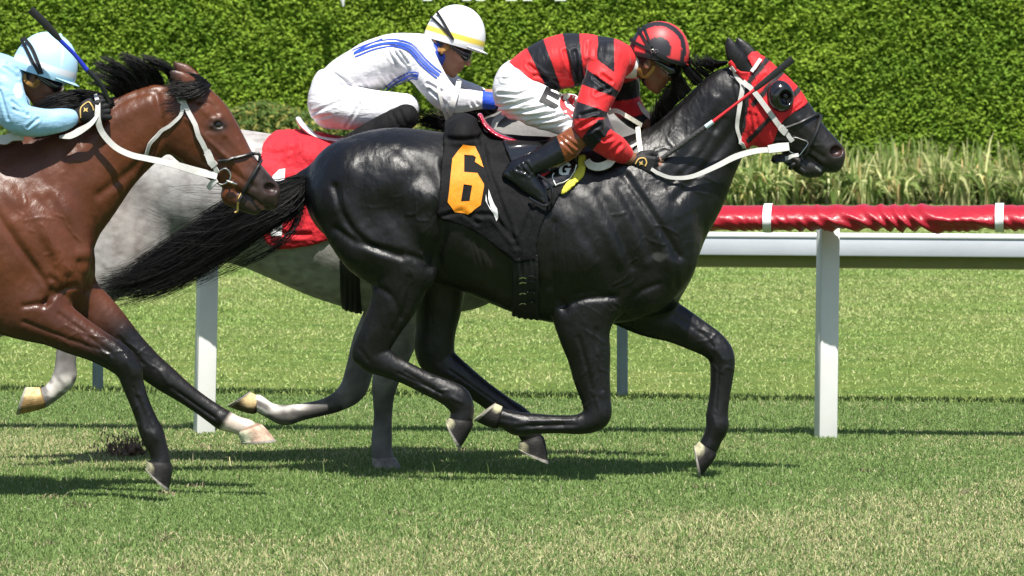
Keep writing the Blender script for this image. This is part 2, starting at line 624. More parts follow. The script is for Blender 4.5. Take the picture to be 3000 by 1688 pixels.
# infield blades
P = wedge(330000, 28.5, 68, rg, 1.2, .8)
side_f = (P[:, 1] - far_a[1]) * fdir[0] - (P[:, 0] - far_a[0]) * fdir[1]
P = P[side_f > 0]
n = len(P)
g = rg.random(n)
patch = np.clip(.5 + .5 * vnoise(P, 1.6, 41) + .3 * vnoise(P, 6, 42), 0, 1)
c = (np.array([.27, .385, .11])[None] * (1 - patch)[:, None] + np.array([.40, .45, .175])[None] * patch[:, None]) * (.65 + .7 * g)[:, None]
c = np.where((rg.random(n) < .06)[:, None], np.array([.50, .48, .25]), c)
hh = (.010 + .016 * rg.random(n)) * (1 + .35 * vnoise(P, 5, 44))
inf = blades('infield_grass', P, np.clip(hh, .012, .14), (.004 + .006 * rg.random(n)) * (P[:, 1] / 34) * 1.3, c, 1.2, 1, 5, M_blade)
tag(inf, 'longer yellow green infield grass beyond the fences', 'grass', kind='stuff')
# longer fringe under the far fence
k = 9000
t = rg.uniform(-1.2, 2.2, k)
Q = far_a[None] + (far_b - far_a)[None] * t[:, None] + np.stack([np.zeros(k), rg.normal(.03, .05, k), np.zeros(k)], 1)
c = np.array([.26, .34, .10])[None] * (.6 + .8 * rg.random(k))[:, None]
fr = blades('fence_grass', Q, .022 + .034 * rg.random(k), .006 + .004 * rg.random(k), c, .8, 2, 6, M_blade)
tag(fr, 'uncut grass fringe along the foot of the far fence', 'grass', kind='stuff')

# ---- rails
M_white_paint = mat('white_rail_paint', (.80, .80, .80), rough=.35, spec=.45, var=.05, vscale=9, bumps=[(40, .05, .002, (1, 1, 1), 'noise')])
M_post_white = mat('white_post', (.82, .82, .81), rough=.4, spec=.4, var=.04, vscale=6, bumps=[(30, .06, .003, (1, 1, .3), 'noise')])
M_grey_post = mat('grey_green_post', (.22, .27, .27), rough=.6, spec=.3, var=.18, vscale=7)
M_vinyl = mat('red_vinyl', (.36, .012, .026), rough=.4, spec=.45, coat=.08, var=.08, vscale=10, bumps=[(18, .35, .02, (1, 1, 1), 'noise'), (60, .15, .004, (1, 1, 1), 'noise')])
M_band = mat('white_band', (.80, .80, .80), rough=.4, bumps=[(30, .2, .008, (1, 1, 1), 'noise')])
M_front_shade = mat('shaded_rail_front', (.50, .53, .58), rough=.45, spec=.4, var=.07, vscale=3, bumps=[(20, .1, .004, (.2, 1, 3), 'noise')])  # front of the white rail, its duller shaded tone put into the colour
M_recess_shade = mat('rail_recess_shade', (.26, .25, .09), rough=.6, var=.1, vscale=6)  # olive carries the recess shade and green reflection in its colour

rdir = (rail_b - rail_a); post_gap = np.linalg.norm(rdir); rdir = rdir / post_gap
rn = np.array([rdir[1], -rdir[0], 0])            # towards the camera
rail = empty('running_rail', tuple(rail_b))
tag(rail, 'white posted running rail with wrinkled red padded cover beside the horses', 'rail')
zc = W(2076, 544, rail_b[1])[2]
rot_r = math.atan2(rdir[1], rdir[0])
def cover(t0, t1, name, mt, grow=0.0, wr=.016, res=.010):
    n = int((t1 - t0) / res); m = 36
    V, F = [], []
    rgn = np.random.default_rng(77)
    U_ = np.linspace(t0, t1, n + 1)
    for i, u in enumerate(U_):
        c = rail_b + rdir * u
        sag = .004 * math.sin(u * 2.3)
        for k in range(m):
            a = 2 * math.pi * k / m
            ca, sa = math.cos(a), math.sin(a)
            w = 0
            rx, rz = .135 + grow, .0600 + grow
            if wr:
                zl = rz * sa / .06
                p1 = math.sin(u * 31 + zl * 2.4 + 2.9 * math.sin(u * 4.3) + 1.9 * math.sin(u * 11.3 + 2) + .6 * math.sin(u * 2.1 + zl))
                p2 = math.sin(u * 53 + zl * 3.8 + 3.2 * math.sin(u * 5.3 + 1) + 1.6 * math.sin(u * 19))
                gate = min(1.25, max(.15, .75 + .6 * math.sin(u * 1.9 + 1) + .45 * math.sin(u * 4.7)))
                w = gate * wr * ((1 - abs(p1)) * 1.3 - .6) * (.75 - .35 * sa) * (.7 + .5 * math.sin(u * 2.9)) + wr * .6 * ((1 - abs(p2)) - .5) * (.6 - .4 * sa)
            ex = abs(ca) ** .9 * math.copysign(1, ca)
            off = rn * ((rx + w) * ex + .225) + np.array([0, 0, (rz + w) * sa - .012 * ex + sag])
            V.append(c + off + np.array([0, 0, zc]))
    for i in range(n):
        for k in range(m):
            F.append((i * m + k, i * m + (k + 1) % m, (i + 1) * m + (k + 1) % m, (i + 1) * m + k))
    me = mesh_from(name, V, np.array(F, np.int32), True)
    bm = bmesh.new(); bm.from_mesh(me); bmesh.ops.recalc_face_normals(bm, faces=bm.faces); bm.to_mesh(me); bm.free()
    return link(name, me, mt, rail)
def u_at(x):
    """distance along the rail from the right post for a traced x at mid height"""
    lo, hi = -12.0, 8.0
    for _ in range(40):
        m_ = (lo + hi) / 2
        if U([rail_b + rdir * m_ + np.array([0, 0, zc])])[0, 0] < x: lo = m_
        else: hi = m_
    return lo
cover(-9.2, 6.2, 'padding', M_vinyl)
ub, uc = u_at(1939), u_at(2516)
for k in range(-7, 5):
    u = ub + (uc - ub) * k
    if -9 < u < 6:
        cover(u - .021, u + .021, 'white_band', M_band, grow=.010, wr=.003, res=.007)
for k in range(-2, 3):
    mb = MB()
    pb = rail_b - rdir * post_gap * k if k else rail_b
    lean = math.radians(.55 if k != 1 else 1.3)
    hgt = zc + .045
    Mx = Matrix.Translation(Vector(pb) + Vector((0, 0, -.05))) @ Matrix.Rotation(lean, 4, 'Y') @ Matrix.Rotation(rot_r + math.radians(20), 4, 'Z') @ Matrix.Translation(Vector((0, 0, hgt / 2)))
    mb.box(None, (.098, .10, hgt), bevel=.014, m=Mx)
    mb.build('post', M_post_white, rail)
    mb = MB()
    # bracket from post to cover
    Mx = Matrix.Translation(Vector(pb) + Vector((0, 0, zc + .004)) + Vector(rn) * .11) @ Matrix.Rotation(rot_r, 4, 'Z')
    mb.box(None, (.05, .24, .03), bevel=.006, m=Mx)
    mb.build('bracket', M_white_paint, rail)

ffn = np.array([fdir[1], -fdir[0], 0])
fence = empty('rail_fence', tuple(far_b))
tag(fence, 'low white box rail fence on grey posts behind the red padded rail', 'fence')
gap_f = np.linalg.norm(far_b - far_a)
rot_f = math.atan2(fdir[1], fdir[0])
YB = far_b[1] - .30
z_top = W(1560, 588 - 1.6, YB)[2]
z_low = W(1560, 640 - 1.6, YB)[2]
z_bot = W(1560, 671 - 1.6, YB)[2]
mid = far_b - fdir * 2.0
def bar(c, s, name, mt, bev=.006):
    mb = MB()
    mb.box(None, s, bevel=bev, m=Matrix.Translation(Vector(c)) @ Matrix.Rotation(rot_f, 4, 'Z'))
    return mb.build(name, mt, fence)
bar(mid + ffn * .30 + np.array([0, 0, (z_top + z_low) / 2 - .003]), (18, .22, z_top - z_low - .006), 'rail_beam', M_front_shade, .010)
bar(mid + ffn * .302 + np.array([0, 0, z_top - .004]), (18, .232, .022), 'rail_cap', M_white_paint, .008)
bar(mid + ffn * .26 + np.array([0, 0, (z_low + z_bot) / 2 - .002]), (18, .10, z_low - z_bot), 'rail_lower_beam', M_recess_shade, .004)
for k in range(-2, 4):
    pb = far_b - fdir * gap_f * k
    mb = MB()
    mb.tube([Vector(pb) + Vector(ffn) * -.06 + Vector((0, 0, -.05)), Vector(pb) + Vector(ffn) * -.06 + Vector((0, 0, z_bot + .02))], .031, 14)
    mb.build('post', M_grey_post, fence)
    mb = MB()
    mb.box(None, (.05, .30, .04), bevel=.006, m=Matrix.Translation(Vector(pb) + Vector(ffn) * .07 + Vector((0, 0, z_bot + .03))) @ Matrix.Rotation(rot_f, 4, 'Z'))
    mb.build('arm', M_grey_post, fence)

# ---- hedge
def leaves(name, P, Nrm, L_, Wd, cols, mt, seed, horiz=True):
    r = np.random.default_rng(seed)
    n = len(P)
    N = Nrm + r.normal(size=(n, 3)) * .55
    N /= np.linalg.norm(N, axis=1, keepdims=True)
    ax = np.stack([r.normal(size=n), r.normal(size=n) * .5, r.normal(size=n) * (.35 if horiz else .9) - .15], 1)
    ax -= N * (ax * N).sum(1, keepdims=True); ax /= np.linalg.norm(ax, axis=1, keepdims=True)
    sd = np.cross(N, ax)
    L_ = L_[:, None]; Wd = Wd[:, None]
    a = P - ax * L_ / 2; b = P + ax * L_ / 2 - N * L_ * .10
    m1 = P + sd * Wd / 2 + N * Wd * .18 - ax * L_ * .05; m2 = P - sd * Wd / 2 + N * Wd * .18 - ax * L_ * .05
    V = np.stack([a, m1, b, m2], 1).reshape(-1, 3)
    o = (np.arange(n) * 4)[:, None]
    F = np.concatenate([o + np.array([[0, 1, 2]]), o + np.array([[0, 2, 3]])], 0).astype(np.int32)
    return mesh_from(name, V, F, False, np.repeat(cols, 4, 0))
M_leaf = leaf_mat('hedge_leaf', transl=.32, rough=.6, spec=.2)
M_core = mat('hedge_core', (.05, .09, .016), rough=.9, spec=.1)
HD = 69.0; HX = 11.5; HH = 3.6
hedge = empty('hedge', (0, HD, 0))
tag(hedge, 'tall clipped green hedge wall filling the background', 'hedge')
mb = MB(); mb.box((0, HD + 1.0, HH / 2 - .1), (HX * 2, 1.6, HH - .25))
mb.build('branches', M_core, hedge, smooth=False)
r = np.random.default_rng(9)
n = 235000
P = np.stack([r.uniform(-HX, HX, n), np.zeros(n), r.uniform(.35, HH, n)], 1)
bul = .025 * vnoise(P * np.array([1, 1, 1]), 3.2, 51) + .035 * vnoise(P, 12, 52)
P[:, 1] = HD + .02 - bul - np.abs(r.normal(0, .05, n)) + .12
Nn = np.tile(np.array([0, -.58, .80]), (n, 1))
g = r.random(n)
tone = np.clip(.5 + .14 * vnoise(P, 1.5, 53) + .25 * vnoise(P, 9, 54) + .5 * (r.random(n) - .5), 0, 1)
c = np.array([.185, .325, .032])[None] * (1 - tone)[:, None] + np.array([.36, .50, .055])[None] * tone[:, None]
c = c * (.66 + .58 * g)[:, None]
lm = leaves('foliage', P, Nn, .042 + .040 * r.random(n), .020 + .015 * r.random(n), c, M_leaf, 10)
fo = link('foliage', lm, M_leaf, hedge); fo['kind'] = 'stuff'
# top of the hedge
n = 14000
P = np.stack([r.uniform(-HX, HX, n), HD + r.uniform(.1, 1.9, n), HH + r.normal(0, .06, n)], 1)
lm = leaves('foliage', P, np.tile(np.array([0, 0, 1.0]), (n, 1)), .07 + .04 * r.random(n), .035 + .02 * r.random(n), np.array([.12, .2, .02])[None] * (.6 + .7 * r.random(n))[:, None], M_leaf, 12)
fo2 = link('foliage', lm, M_leaf, hedge); fo2['kind'] = 'stuff'

# ---- low planting at the foot of the hedge
def z_px(y, d): return W(1287, y, d)[2]
n = 26000
SD = 67.4
P = np.stack([r.uniform(-8.5, 3.0, n), SD + r.uniform(-.5, .6, n), np.zeros(n)], 1)
top = z_px(282, SD) * (1 + .10 * vnoise(P * np.array([1, 0, 0]), 3, 61))
P[:, 2] = top * (1 - r.random(n) ** 1.6 * .9)
P[:, 1] += (P[:, 2] / top) ** 3 * .4
g = r.random(n)
c = np.array([.10, .16, .035])[None] * (.6 + .9 * g)[:, None]
c = np.where((r.random(n) < .22)[:, None], np.array([.38, .36, .10]) * (.6 + .6 * g)[:, None], c)
sh = link('low_shrubs', leaves('low_shrubs', P, np.tile(np.array([0, -.6, .7]), (n, 1)), .07 + .06 * r.random(n), .03 + .02 * r.random(n), c, None, 13, False), M_leaf)
tag(sh, 'low dark green shrubs planted along the foot of the hedge', 'shrubs', kind='stuff')

bed = bpy.data.meshes.new('bed_shade_sheet')  # dark soil-toned sheet added to deepen the shaded gaps between leaves
bed.from_pydata([(-12, 65.0, .004), (12, 65.0, .004), (12, 68.6, .004), (-12, 68.6, .004)], [], [(0, 1, 2, 3)])
tag(link('bed_shade_sheet', bed, mat('bed_soil_shade', (.05, .045, .025), rough=.95, var=.3, vscale=6)), kind='structure')
M_strap = leaf_mat('strap_leaf', transl=.3, rough=.45, spec=.35)
V, F, C = [], [], []
rgo = np.random.default_rng(21)
GD = 66.0
nb = 0
x0, x1 = W(1690, 500, GD)[0], 9.5
for q in range(300):
    cx = rgo.uniform(x0, x1); cy = GD + rgo.uniform(-.9, 1.0)
    tall = rgo.random() < .22
    base_h = z_px(345, GD) * (rgo.uniform(.85, 1.12) if tall else rgo.uniform(.40, .80))
    for b in range(20 if tall else 44):
        th = rgo.uniform(0, 2 * math.pi)
        dirv = np.array([math.cos(th), math.sin(th) * .8, 0])
        h = base_h * rgo.uniform(.45, 1.08)
        out = (rgo.uniform(.05, .4) if tall else rgo.uniform(.25, 1.1)) * h
        drp = rgo.uniform(.0, .3) * h if tall else rgo.uniform(.2, 1.5) * h
        w = rgo.uniform(.012, .022) if tall else rgo.uniform(.016, .034)
        sd_ = np.array([-dirv[1], dirv[0], 0]) if rgo.random() < .5 else np.array([.8, 0, .6])
        p0 = np.array([cx, cy, 0]) + dirv * rgo.uniform(0, .10)
        kind = rgo.random()
        col = np.array([.50, .51, .23]) if kind < .34 else np.array([.15, .22, .055]) if kind < .74 else np.array([.50, .38, .16]) if kind < .80 else np.array([.28, .34, .11])
        col = col * rgo.uniform(.65, 1.5)
        o = nb * 9
        for s in range(5):
            t = s / 4
            p = p0 + dirv * out * t ** 1.5 + np.array([0, 0, h * (1 - (1 - t) ** 1.5) - drp * max(0, t - .45) ** 1.6 * 1.6])
            ww = w * (1 - t ** 2.2) if s < 4 else 0
            if s < 4:
                V += [p - sd_ * ww, p + sd_ * ww]; C += [col, col]
            else:
                V.append(p); C.append(col)
        for s in range(3):
            i = o + s * 2
            F += [(i, i + 1, i + 3), (i, i + 3, i + 2)]
        F.append((o + 6, o + 7, o + 8))
        nb += 1
og = link('ornamental_grass', mesh_from('ornamental_grass', np.array(V), np.array(F, np.int32), False, np.array(C)), M_strap)
tag(og, 'bed of tall strappy yellow green ornamental grass in front of the hedge', 'ornamental grass', kind='stuff')

# white marks that hang into the top edge of the picture
M_sign = mat('white_sign', (.82, .82, .84), rough=.5)
mb = MB()
pt = W(863, 16, 68.2); 
mb.tube([Vector(pt), Vector(pt) + Vector((-.02, 0, .16)), Vector(pt) + Vector((-.06, 0, 1.3))], [.012, .045, .05], 10)
pole = mb.build('flag_staff', M_sign)
tag(pole, 'tip of a tapered white staff hanging down at the top edge before the hedge', 'staff')
sgn = empty('hedge_sign', tuple(W(1240, 0, 68.3)))
tag(sgn, 'row of white letters on the hedge cut off by the top edge', 'sign')
for a, b in ((1239, 1266), (1355, 1380), (1394, 1420), (1482, 1513), (1532, 1560), (1625, 1658)):
    p0, p1 = W(a / K, 1.9, 68.3), W(b / K, 1.9, 68.3)
    mb = MB(); mb.box(((p0[0] + p1[0]) / 2, 68.3, p0[2] + .25), (p1[0] - p0[0], .05, .5))
    mb.build('letter', M_sign, sgn, smooth=False)

# clod of torn turf behind the bay's front legs
cl = ground_at(322, 1150)
V, F, C = [], [], []
rc_ = np.random.default_rng(5)
kk = 420
px_ = np.stack([np.abs(rc_.normal(0, 1, kk)) * -.05 + rc_.normal(.02, .045, kk), rc_.normal(0, .04, kk), np.abs(rc_.normal(.0, .045, kk))], 1)
P = cl[None] + px_
clod = empty('turf_clod', tuple(cl))
tag(clod, 'brown clod of torn turf on the grass behind the bay horse front legs', 'turf clod')
tg = blades('torn_grass', P, .010 + .028 * rc_.random(kk), .005 + .005 * rc_.random(kk), np.array([.24, .17, .12])[None] * (.5 + 1.1 * rc_.random(kk))[:, None], 1.2, 2, 8, M_blade)
tg['kind'] = 'stuff'; tg.parent = clod; tg.matrix_parent_inverse = Matrix.Translation(-Vector(cl))
so = Body(0, .006)
for k in range(14):
    q = cl + np.array([rc_.normal(.0, .05), rc_.normal(0, .04), .012 + abs(rc_.normal(0, .022))])
    so.ell(q, (rc_.uniform(.012, .03), rc_.uniform(.012, .03), rc_.uniform(.01, .02)), rc_.uniform(-1, 1), k=.012)
so.field()
Vs, Fs = surface_nets(so.D, so.lo, so.h)
Vs = Vs + vnormals(Vs, Fs) * (vnoise(Vs, 160, 3) * .004)[:, None]
link('soil', mesh_from('soil', Vs, Fs, True), mat('torn_soil', (.15, .10, .07), rough=.95, var=.4, vscale=60), clod)

# scraps of torn turf lying about
k = 26
cs = wedge(k, 20.2, 27.0, rc_, .95)
pp = np.repeat(cs, 26, 0) + np.stack([rc_.normal(0, .035, k * 26), rc_.normal(0, .05, k * 26), np.full(k * 26, .006)], 1)
cc_ = np.where((rc_.random(k * 26) < .55)[:, None], np.array([.46, .40, .24]), np.array([.15, .11, .07])) * rc_.uniform(.6, 1.2, (k * 26, 1))
sc_ = blades('turf_scraps', pp, .010 + .022 * rc_.random(k * 26), .003 + .005 * rc_.random(k * 26), cc_, 1.6, 2, 18, M_blade)
tag(sc_, 'small straw coloured scraps of torn turf strewn over the track', 'turf scraps', kind='stuff')
# ------------------------------------------------------------------ horses
def smooth01(x, a, b):
    t = np.clip((x - a) / (b - a), 0, 1)
    return t * t * (3 - 2 * t)

def mixc(c, col, t):
    return c * (1 - t[:, None]) + np.array(col)[None] * t[:, None]

M_black_coat = mat('black_coat', attr=True, rough=.425, spec=.48, var=.3, vscale=5, rvar=.09, rscale=3,
                   bumps=[(4.5, .48, .06, (1, 1, .7), 'noise'), (9, .26, .02, (1.7, 1, .5), 'ridge'), (30, .20, .009, (1.5, 1, .4), 'noise'), (320, .40, .002, (1.6, 1, .3), 'noise')])
M_bay_coat = mat('bay_coat', attr=True, rough=.38, spec=.42, var=.28, vscale=5, rvar=.08, rscale=4,
                 bumps=[(5, .40, .05, (1, 1, .7), 'noise'), (12, .22, .012, (1.6, 1, .6), 'ridge'), (45, .25, .006, (1, 1, .6), 'noise'), (260, .3, .002, (1, 1, .35), 'noise')])
M_grey_coat = mat('grey_coat', attr=True, rough=.55, spec=.35, var=.16, vscale=14,
                  bumps=[(10, .12, .02, (1, 1, 1), 'ridge'), (70, .3, .004, (1, 1, .6), 'noise'), (300, .4, .002, (1, 1, .35), 'noise')])
M_hair = mat('black_hair', (.006, .0055, .006), rough=.45, spec=.28, var=.4, vscale=30)
M_hoof = mat('hoof_horn', attr=True, rough=.6, spec=.25, var=.45, vscale=28, bumps=[(60, .5, .004, (1, 1, 3), 'noise')])
M_eye = mat('dark_eye', (.008, .006, .005), rough=.08, spec=.7)
M_nostril = mat('nostril_dark', (.03, .012, .011), rough=.6)

class Horse:
    pass

def make_hoof(B, cb, cf, heel, toe, dy, parent, dark=(.020, .018, .018), pale=(.42, .40, .26), palew=.30, wmul=1.0):
    """hoof lofted from the coronet line (cb back, cf front) to the sole line (heel, toe)"""
    CB, CF, H, T = (B.w(*p, dy) for p in (cb, cf, heel, toe))
    side = np.array([0, 1.0, 0])
    lc, ls = np.linalg.norm(CF - CB), np.linalg.norm(T - H)
    V, cols = [], []
    n = 32
    rings = [(-.10, .86), (0, 1.0), (.07, 1.05), (.3, 1.03), (.6, 1.02), (.85, 1.0), (.90, 1.035), (1.0, 1.02)]
    for t, gs in rings:
        bk_, ft_ = CB + (H - CB) * t, CF + (T - CF) * t
        bow = (1 - (2 * t - 1) ** 2) * .004
        ft_ = ft_ + (CF - CB) / lc * bow
        ctr, hx = (bk_ + ft_) / 2, (ft_ - bk_) / 2 * gs
        rs = min(max((lc * (1 - t) + ls * t) * .46, .036), .058) * gs * wmul
        for k in range(n):
            w = 2 * math.pi * k / n
            ca, sa = math.cos(w), math.sin(w)
            cq = math.copysign(abs(ca) ** .85, ca)
            V.append(ctr + hx * cq + side * sa * rs * (1 - .12 * max(0, -ca)))
            hl = 1 - smooth01(np.array([ca + .12 * math.sin(t * 7 + 2)]), -1 + palew * 1.2, -.72 + palew * 1.5)[0]
            b = .8 + .25 * math.sin(t * 21) * math.sin(k * 1.7) + .2 * math.sin(t * 11)
            col = np.array(dark) * b
            col = col * (1 - hl) + np.array(pale) * hl
            if t > .88: col = np.array([.28, .26, .23])
            if t < .04: col = np.array(dark) * .45
            cols.append(col)
    F = []
    for i in range(len(rings) - 1):
        for k in range(n):
            F.append((i * n + k, i * n + (k + 1) % n, (i + 1) * n + (k + 1) % n, (i + 1) * n + k))
    o = (len(rings) - 1) * n
    ctr = (H + T) / 2 + ((CB + CF) - (H + T)) / 2 * .10
    V.append(ctr); cols.append(np.array(pale) * .7)
    V.append((CB + CF) / 2); cols.append(np.array(dark))
    for k in range(n):
        F.append((o + k, o + (k + 1) % n, len(V) - 2))
        F.append(((k + 1) % n, k, len(V) - 1))
    me = mesh_from('hoof', V, F, True, np.array(cols))
    bm = bmesh.new(); bm.from_mesh(me); bmesh.ops.recalc_face_normals(bm, faces=bm.faces); bm.to_mesh(me); bm.free()
    me.set_sharp_from_angle(angle=math.radians(45))
    return link('hoof', me, M_hoof, parent)

def hair(B, guides, n, parent, name='mane', mt=None, rad=.0016, seg=8, jit=(6, 6, .03), taper=.25, lenvar=.35, wave=3.0, seed=1, locks=0):
    """strands flowing between neighbouring guide lines; guides: lists of (x, y, dy)"""
    rng = np.random.default_rng(seed)
    G = []
    for g in guides:
        s = spline(g, 8)
        t = np.linspace(0, len(s) - 1, seg * 3 + 1)
        G.append(np.stack([np.interp(t, np.arange(len(s)), s[:, i]) for i in range(3)], 1))
    G = np.array(G)
    V, F = [], []
    k3 = 3
    lk = rng.uniform(0, len(G) - 1, max(locks, 1)); lkl = 1 - lenvar * rng.random(max(locks, 1)) ** 1.3
    for q in range(n):
        u = rng.uniform(0, len(G) - 1)
        if locks:
            li = rng.integers(locks)
            uc = lk[li]; dl = rng.normal(0, .5) * (len(G) - 1) / locks
            us = np.clip(uc + dl * np.linspace(1.3, .25, G.shape[1]), 0, len(G) - 1.0001)
            ii = np.minimum(us.astype(int), len(G) - 2); ff = (us - ii)[:, None]
            ar = np.arange(G.shape[1])
            path = G[ii, ar] * (1 - ff) + G[ii + 1, ar] * ff
            u = uc
            L = lkl[li] * (1 - .25 * rng.random() ** 2)
        else:
            i = min(int(u), len(G) - 2); f = u - i
            path = G[i] * (1 - f) + G[i + 1] * f
            L = 1 - lenvar * rng.random() ** 2
            L = L if rng.random() > .12 else min(1.08, L + .1)
        ts = np.linspace(0, (len(path) - 1) * min(L, 1), seg + 1)
        pt = np.stack([np.interp(ts, np.arange(len(path)), path[:, c]) for c in range(3)], 1)
        s = np.linspace(0, 1, seg + 1)
        j = rng.normal(size=3) * np.array(jit)
        j2 = rng.normal(size=3) * np.array(jit)
        clump = np.array([math.sin(u * 17), math.cos(u * 23), math.sin(u * 31)]) * np.array(jit) * .9
        ph = rng.uniform(0, 6.28)
        pt += j * .35 + (j2 + clump)[None] * (s ** 1.3)[:, None]
        pt[:, 1] += wave * (np.sin(s * 5 + ph) * .6 + np.sin(s * 7 + u * 9) * .7) * s
        P = np.array([B.w(x, y, dy) for x, y, dy in pt])
        tn = np.gradient(P, axis=0); tn /= np.linalg.norm(tn, axis=1, keepdims=True) + 1e-9
        a = np.cross(tn, rng.normal(size=3)); a /= np.linalg.norm(a, axis=1, keepdims=True) + 1e-9
        b = np.cross(tn, a)
        r = rad * rng.uniform(.7, 1.5) * (1 - (1 - taper) * s)
        o = len(V) * 0 + q * (seg + 1) * k3
        for c in range(k3):
            w = 2 * math.pi * c / k3
            pass
        ring = np.stack([P + (a * math.cos(2 * math.pi * c / k3) + b * math.sin(2 * math.pi * c / k3)) * r[:, None] for c in range(k3)], 1)
        V.append(ring.reshape(-1, 3))
        for e in range(seg):
            for c in range(k3):
                F.append((o + e * k3 + c, o + e * k3 + (c + 1) % k3, o + (e + 1) * k3 + (c + 1) % k3, o + (e + 1) * k3 + c))
    me = mesh_from(name, np.vstack(V), np.array(F, np.int32), True)
    return link(name, me, mt or M_hair, parent)

def finish_body(B, name, mt, colfn, rel=None, smooth=2, wr=None, parent=None):
    B.field()
    V, F = surface_nets(B.D, B.lo, B.h)
    V = smooth_verts(V, F, smooth)
    q = U(V)
    if rel and name == 'horse' and B.d < 24: rel = rel + lids(548, 314)
    if rel:
        V = relief(V, F, rel, q)
    if wr is not None:
        V = V + vnormals(V, F) * wr(V, q)[:, None]
    cols = colfn(V, q) if colfn else None
    me = mesh_from(name, V, F, True, cols)
    o = link(name, me, mt, parent)
    B.V, B.F, B.obj = V, F, o
    B.bvh = BVHTree.FromPolygons([tuple(v) for v in V], [tuple(f) for f in F])
    return o

def shell(B, off, poly, dy, name, mt, parent=None, colfn=None, both=True, smooth=3, wr=None, extra=None, tag_near=None):
    """cloth: the body grown by off, cut to a traced outline"""
    q = [B.w(x, y, dy) for x, y in poly]
    Dp = B.poly2d(poly, dy)
    D = np.maximum(B.D - off, Dp)
    if not both:
        D = np.maximum(D, (B.ax[1] - (B.d if tag_near is None else tag_near))[None, :, None])
    # crop
    xs = [p[0] for p in q]; zs = [p[2] for p in q]
    i0 = max(int((min(xs) - .05 - B.lo[0]) / B.h), 0); i1 = int((max(xs) + .05 - B.lo[0]) / B.h) + 2
    k0 = max(int((min(zs) - .05 - B.lo[2]) / B.h), 0); k1 = int((max(zs) + .05 - B.lo[2]) / B.h) + 2
    D = D[i0:i1, :, k0:k1]
    lo = B.lo + np.array([i0, 0, k0]) * B.h
    V, F = surface_nets(D, lo, B.h)
    V = smooth_verts(V, F, smooth)
    qq = U(V)
    if wr is not None:
        V = V + vnormals(V, F) * wr(V, qq)[:, None]
    me = mesh_from(name, V, F, True, colfn(V, qq) if colfn else None)
    o = link(name, me, mt, parent)
    o_bvh = BVHTree.FromPolygons([tuple(v) for v in V], [tuple(f) for f in F])
    return o, o_bvh

CAMP = Vector((0, 0, CAM_H))

def hit(bvh, x, y):
    r = Vector(ray(x, y)).normalized()
    h = bvh.ray_cast(CAMP, r)
    return h

def strap(name, bvh, pts, wpx, B, mt, parent=None, off=.006, th=.004, n=5, mb=None, lift=None):
    """flat strap laid over a body, traced centre line; points that miss are bridged"""
    s = spline(pts, n)
    P, N = [], []
    for p in s:
        h = hit(bvh, p[0], p[1])
        if h[0] is None:
            P.append(None); N.append(None)
        else:
            nn = h[1] if h[1].y < 0 else -h[1]
            P.append(h[0] + nn * off); N.append(nn)
    good = [i for i, p in enumerate(P) if p is not None]
    if not good: return None
    for i in range(len(P)):
        if P[i] is None:
            g = min(good, key=lambda j: abs(j - i))
            y = P[g].y
            P[i] = Vector(W(s[i][0], s[i][1], y)); N[i] = N[g].copy()
    # smooth depth and normals
    for _ in range(6):
        ys = [p.y for p in P]
        for i in range(1, len(P) - 1):
            P[i].y = min(ys[i], (ys[i - 1] + ys[i] * 2 + ys[i + 1]) / 4)
            N[i] = (N[i - 1] + N[i] * 2 + N[i + 1]).normalized()
    ww = wpx * B.m if not hasattr(wpx, '__len__') else list(np.interp(np.linspace(0, 1, len(P)), np.linspace(0, 1, len(wpx)), wpx) * B.m)
    own = mb is None
    mb = mb or MB()
    mb.ribbon(P, N, ww, th)
    if own:
        return mb.build(name, mt, parent)

def decal(name, loops, bvh, mt, parent, off=.003, sub=2, maxlen=14):
    """flat print or applique: traced outline(s), filled and laid on a surface"""
    bm = bmesh.new()
    edges = []
    for lp in loops:
        vs = [bm.verts.new((x, y, 0)) for x, y in lp]
        edges += [bm.edges.new((vs[i], vs[(i + 1) % len(vs)])) for i in range(len(vs))]
    bmesh.ops.triangle_fill(bm, edges=edges, use_beauty=True)
    for _ in range(5):
        long = [e for e in bm.edges if e.calc_length() > maxlen]
        if not long: break
        bmesh.ops.subdivide_edges(bm, edges=long, cuts=1)
        bmesh.ops.triangulate(bm, faces=bm.faces)
    last = None
    for v in sorted(bm.verts, key=lambda v: v.co.x):
        h = hit(bvh, v.co.x, v.co.y)
        if h[0] is not None:
            n = h[1] if h[1].y < 0 else -h[1]
            last = h[0]
            v.co = h[0] + n * off
        else:
            v.co = Vector(W(v.co.x, v.co.y, last.y if last is not None else 24.5))
    bmesh.ops.recalc_face_normals(bm, faces=bm.faces)
    me = bpy.data.meshes.new(name)
    bm.to_mesh(me); bm.free()
    me.polygons.foreach_set('use_smooth', np.full(len(me.polygons), True))
    o = link(name, me, mt, parent)
    return o

# ---------- black horse ----------
bk = Body(24.85, .006)
bk.chain([(905, 482, 140, .95), (980, 490, 168, .95), (1060, 505, 178, .93), (1140, 525, 186, .86), (1230, 545, 199, .80),
          (1320, 568, 214, .76), (1400, 584, 226, .72), (1480, 592, 226, .68), (1545, 600, 212, .64)], k=.02)
bk.chain([(1580, 545, 195, .60), (1677, 465, 150, .52), (1735, 393, 122, .46), (1790, 322, 102, .46), (1838, 262, 92, .5)], k=.05)
bk.chain([(1893, 190, 50, .75), (1936, 276, 86, .58), (1984, 312, 72, .60), (2026, 346, 56, .70), (2060, 372, 47, .78), (2084, 391, 42, .85)], k=.03)
bk.chain([(1990, 395, 24, .9), (2030, 420, 26, .95), (2056, 428, 18, 1.1)], k=.012)                 # lower jaw and lip
bk.chain([(2088, 405, 26, 1.0), (2098, 414, 20, 1.1)], k=.015)                                       # upper lip
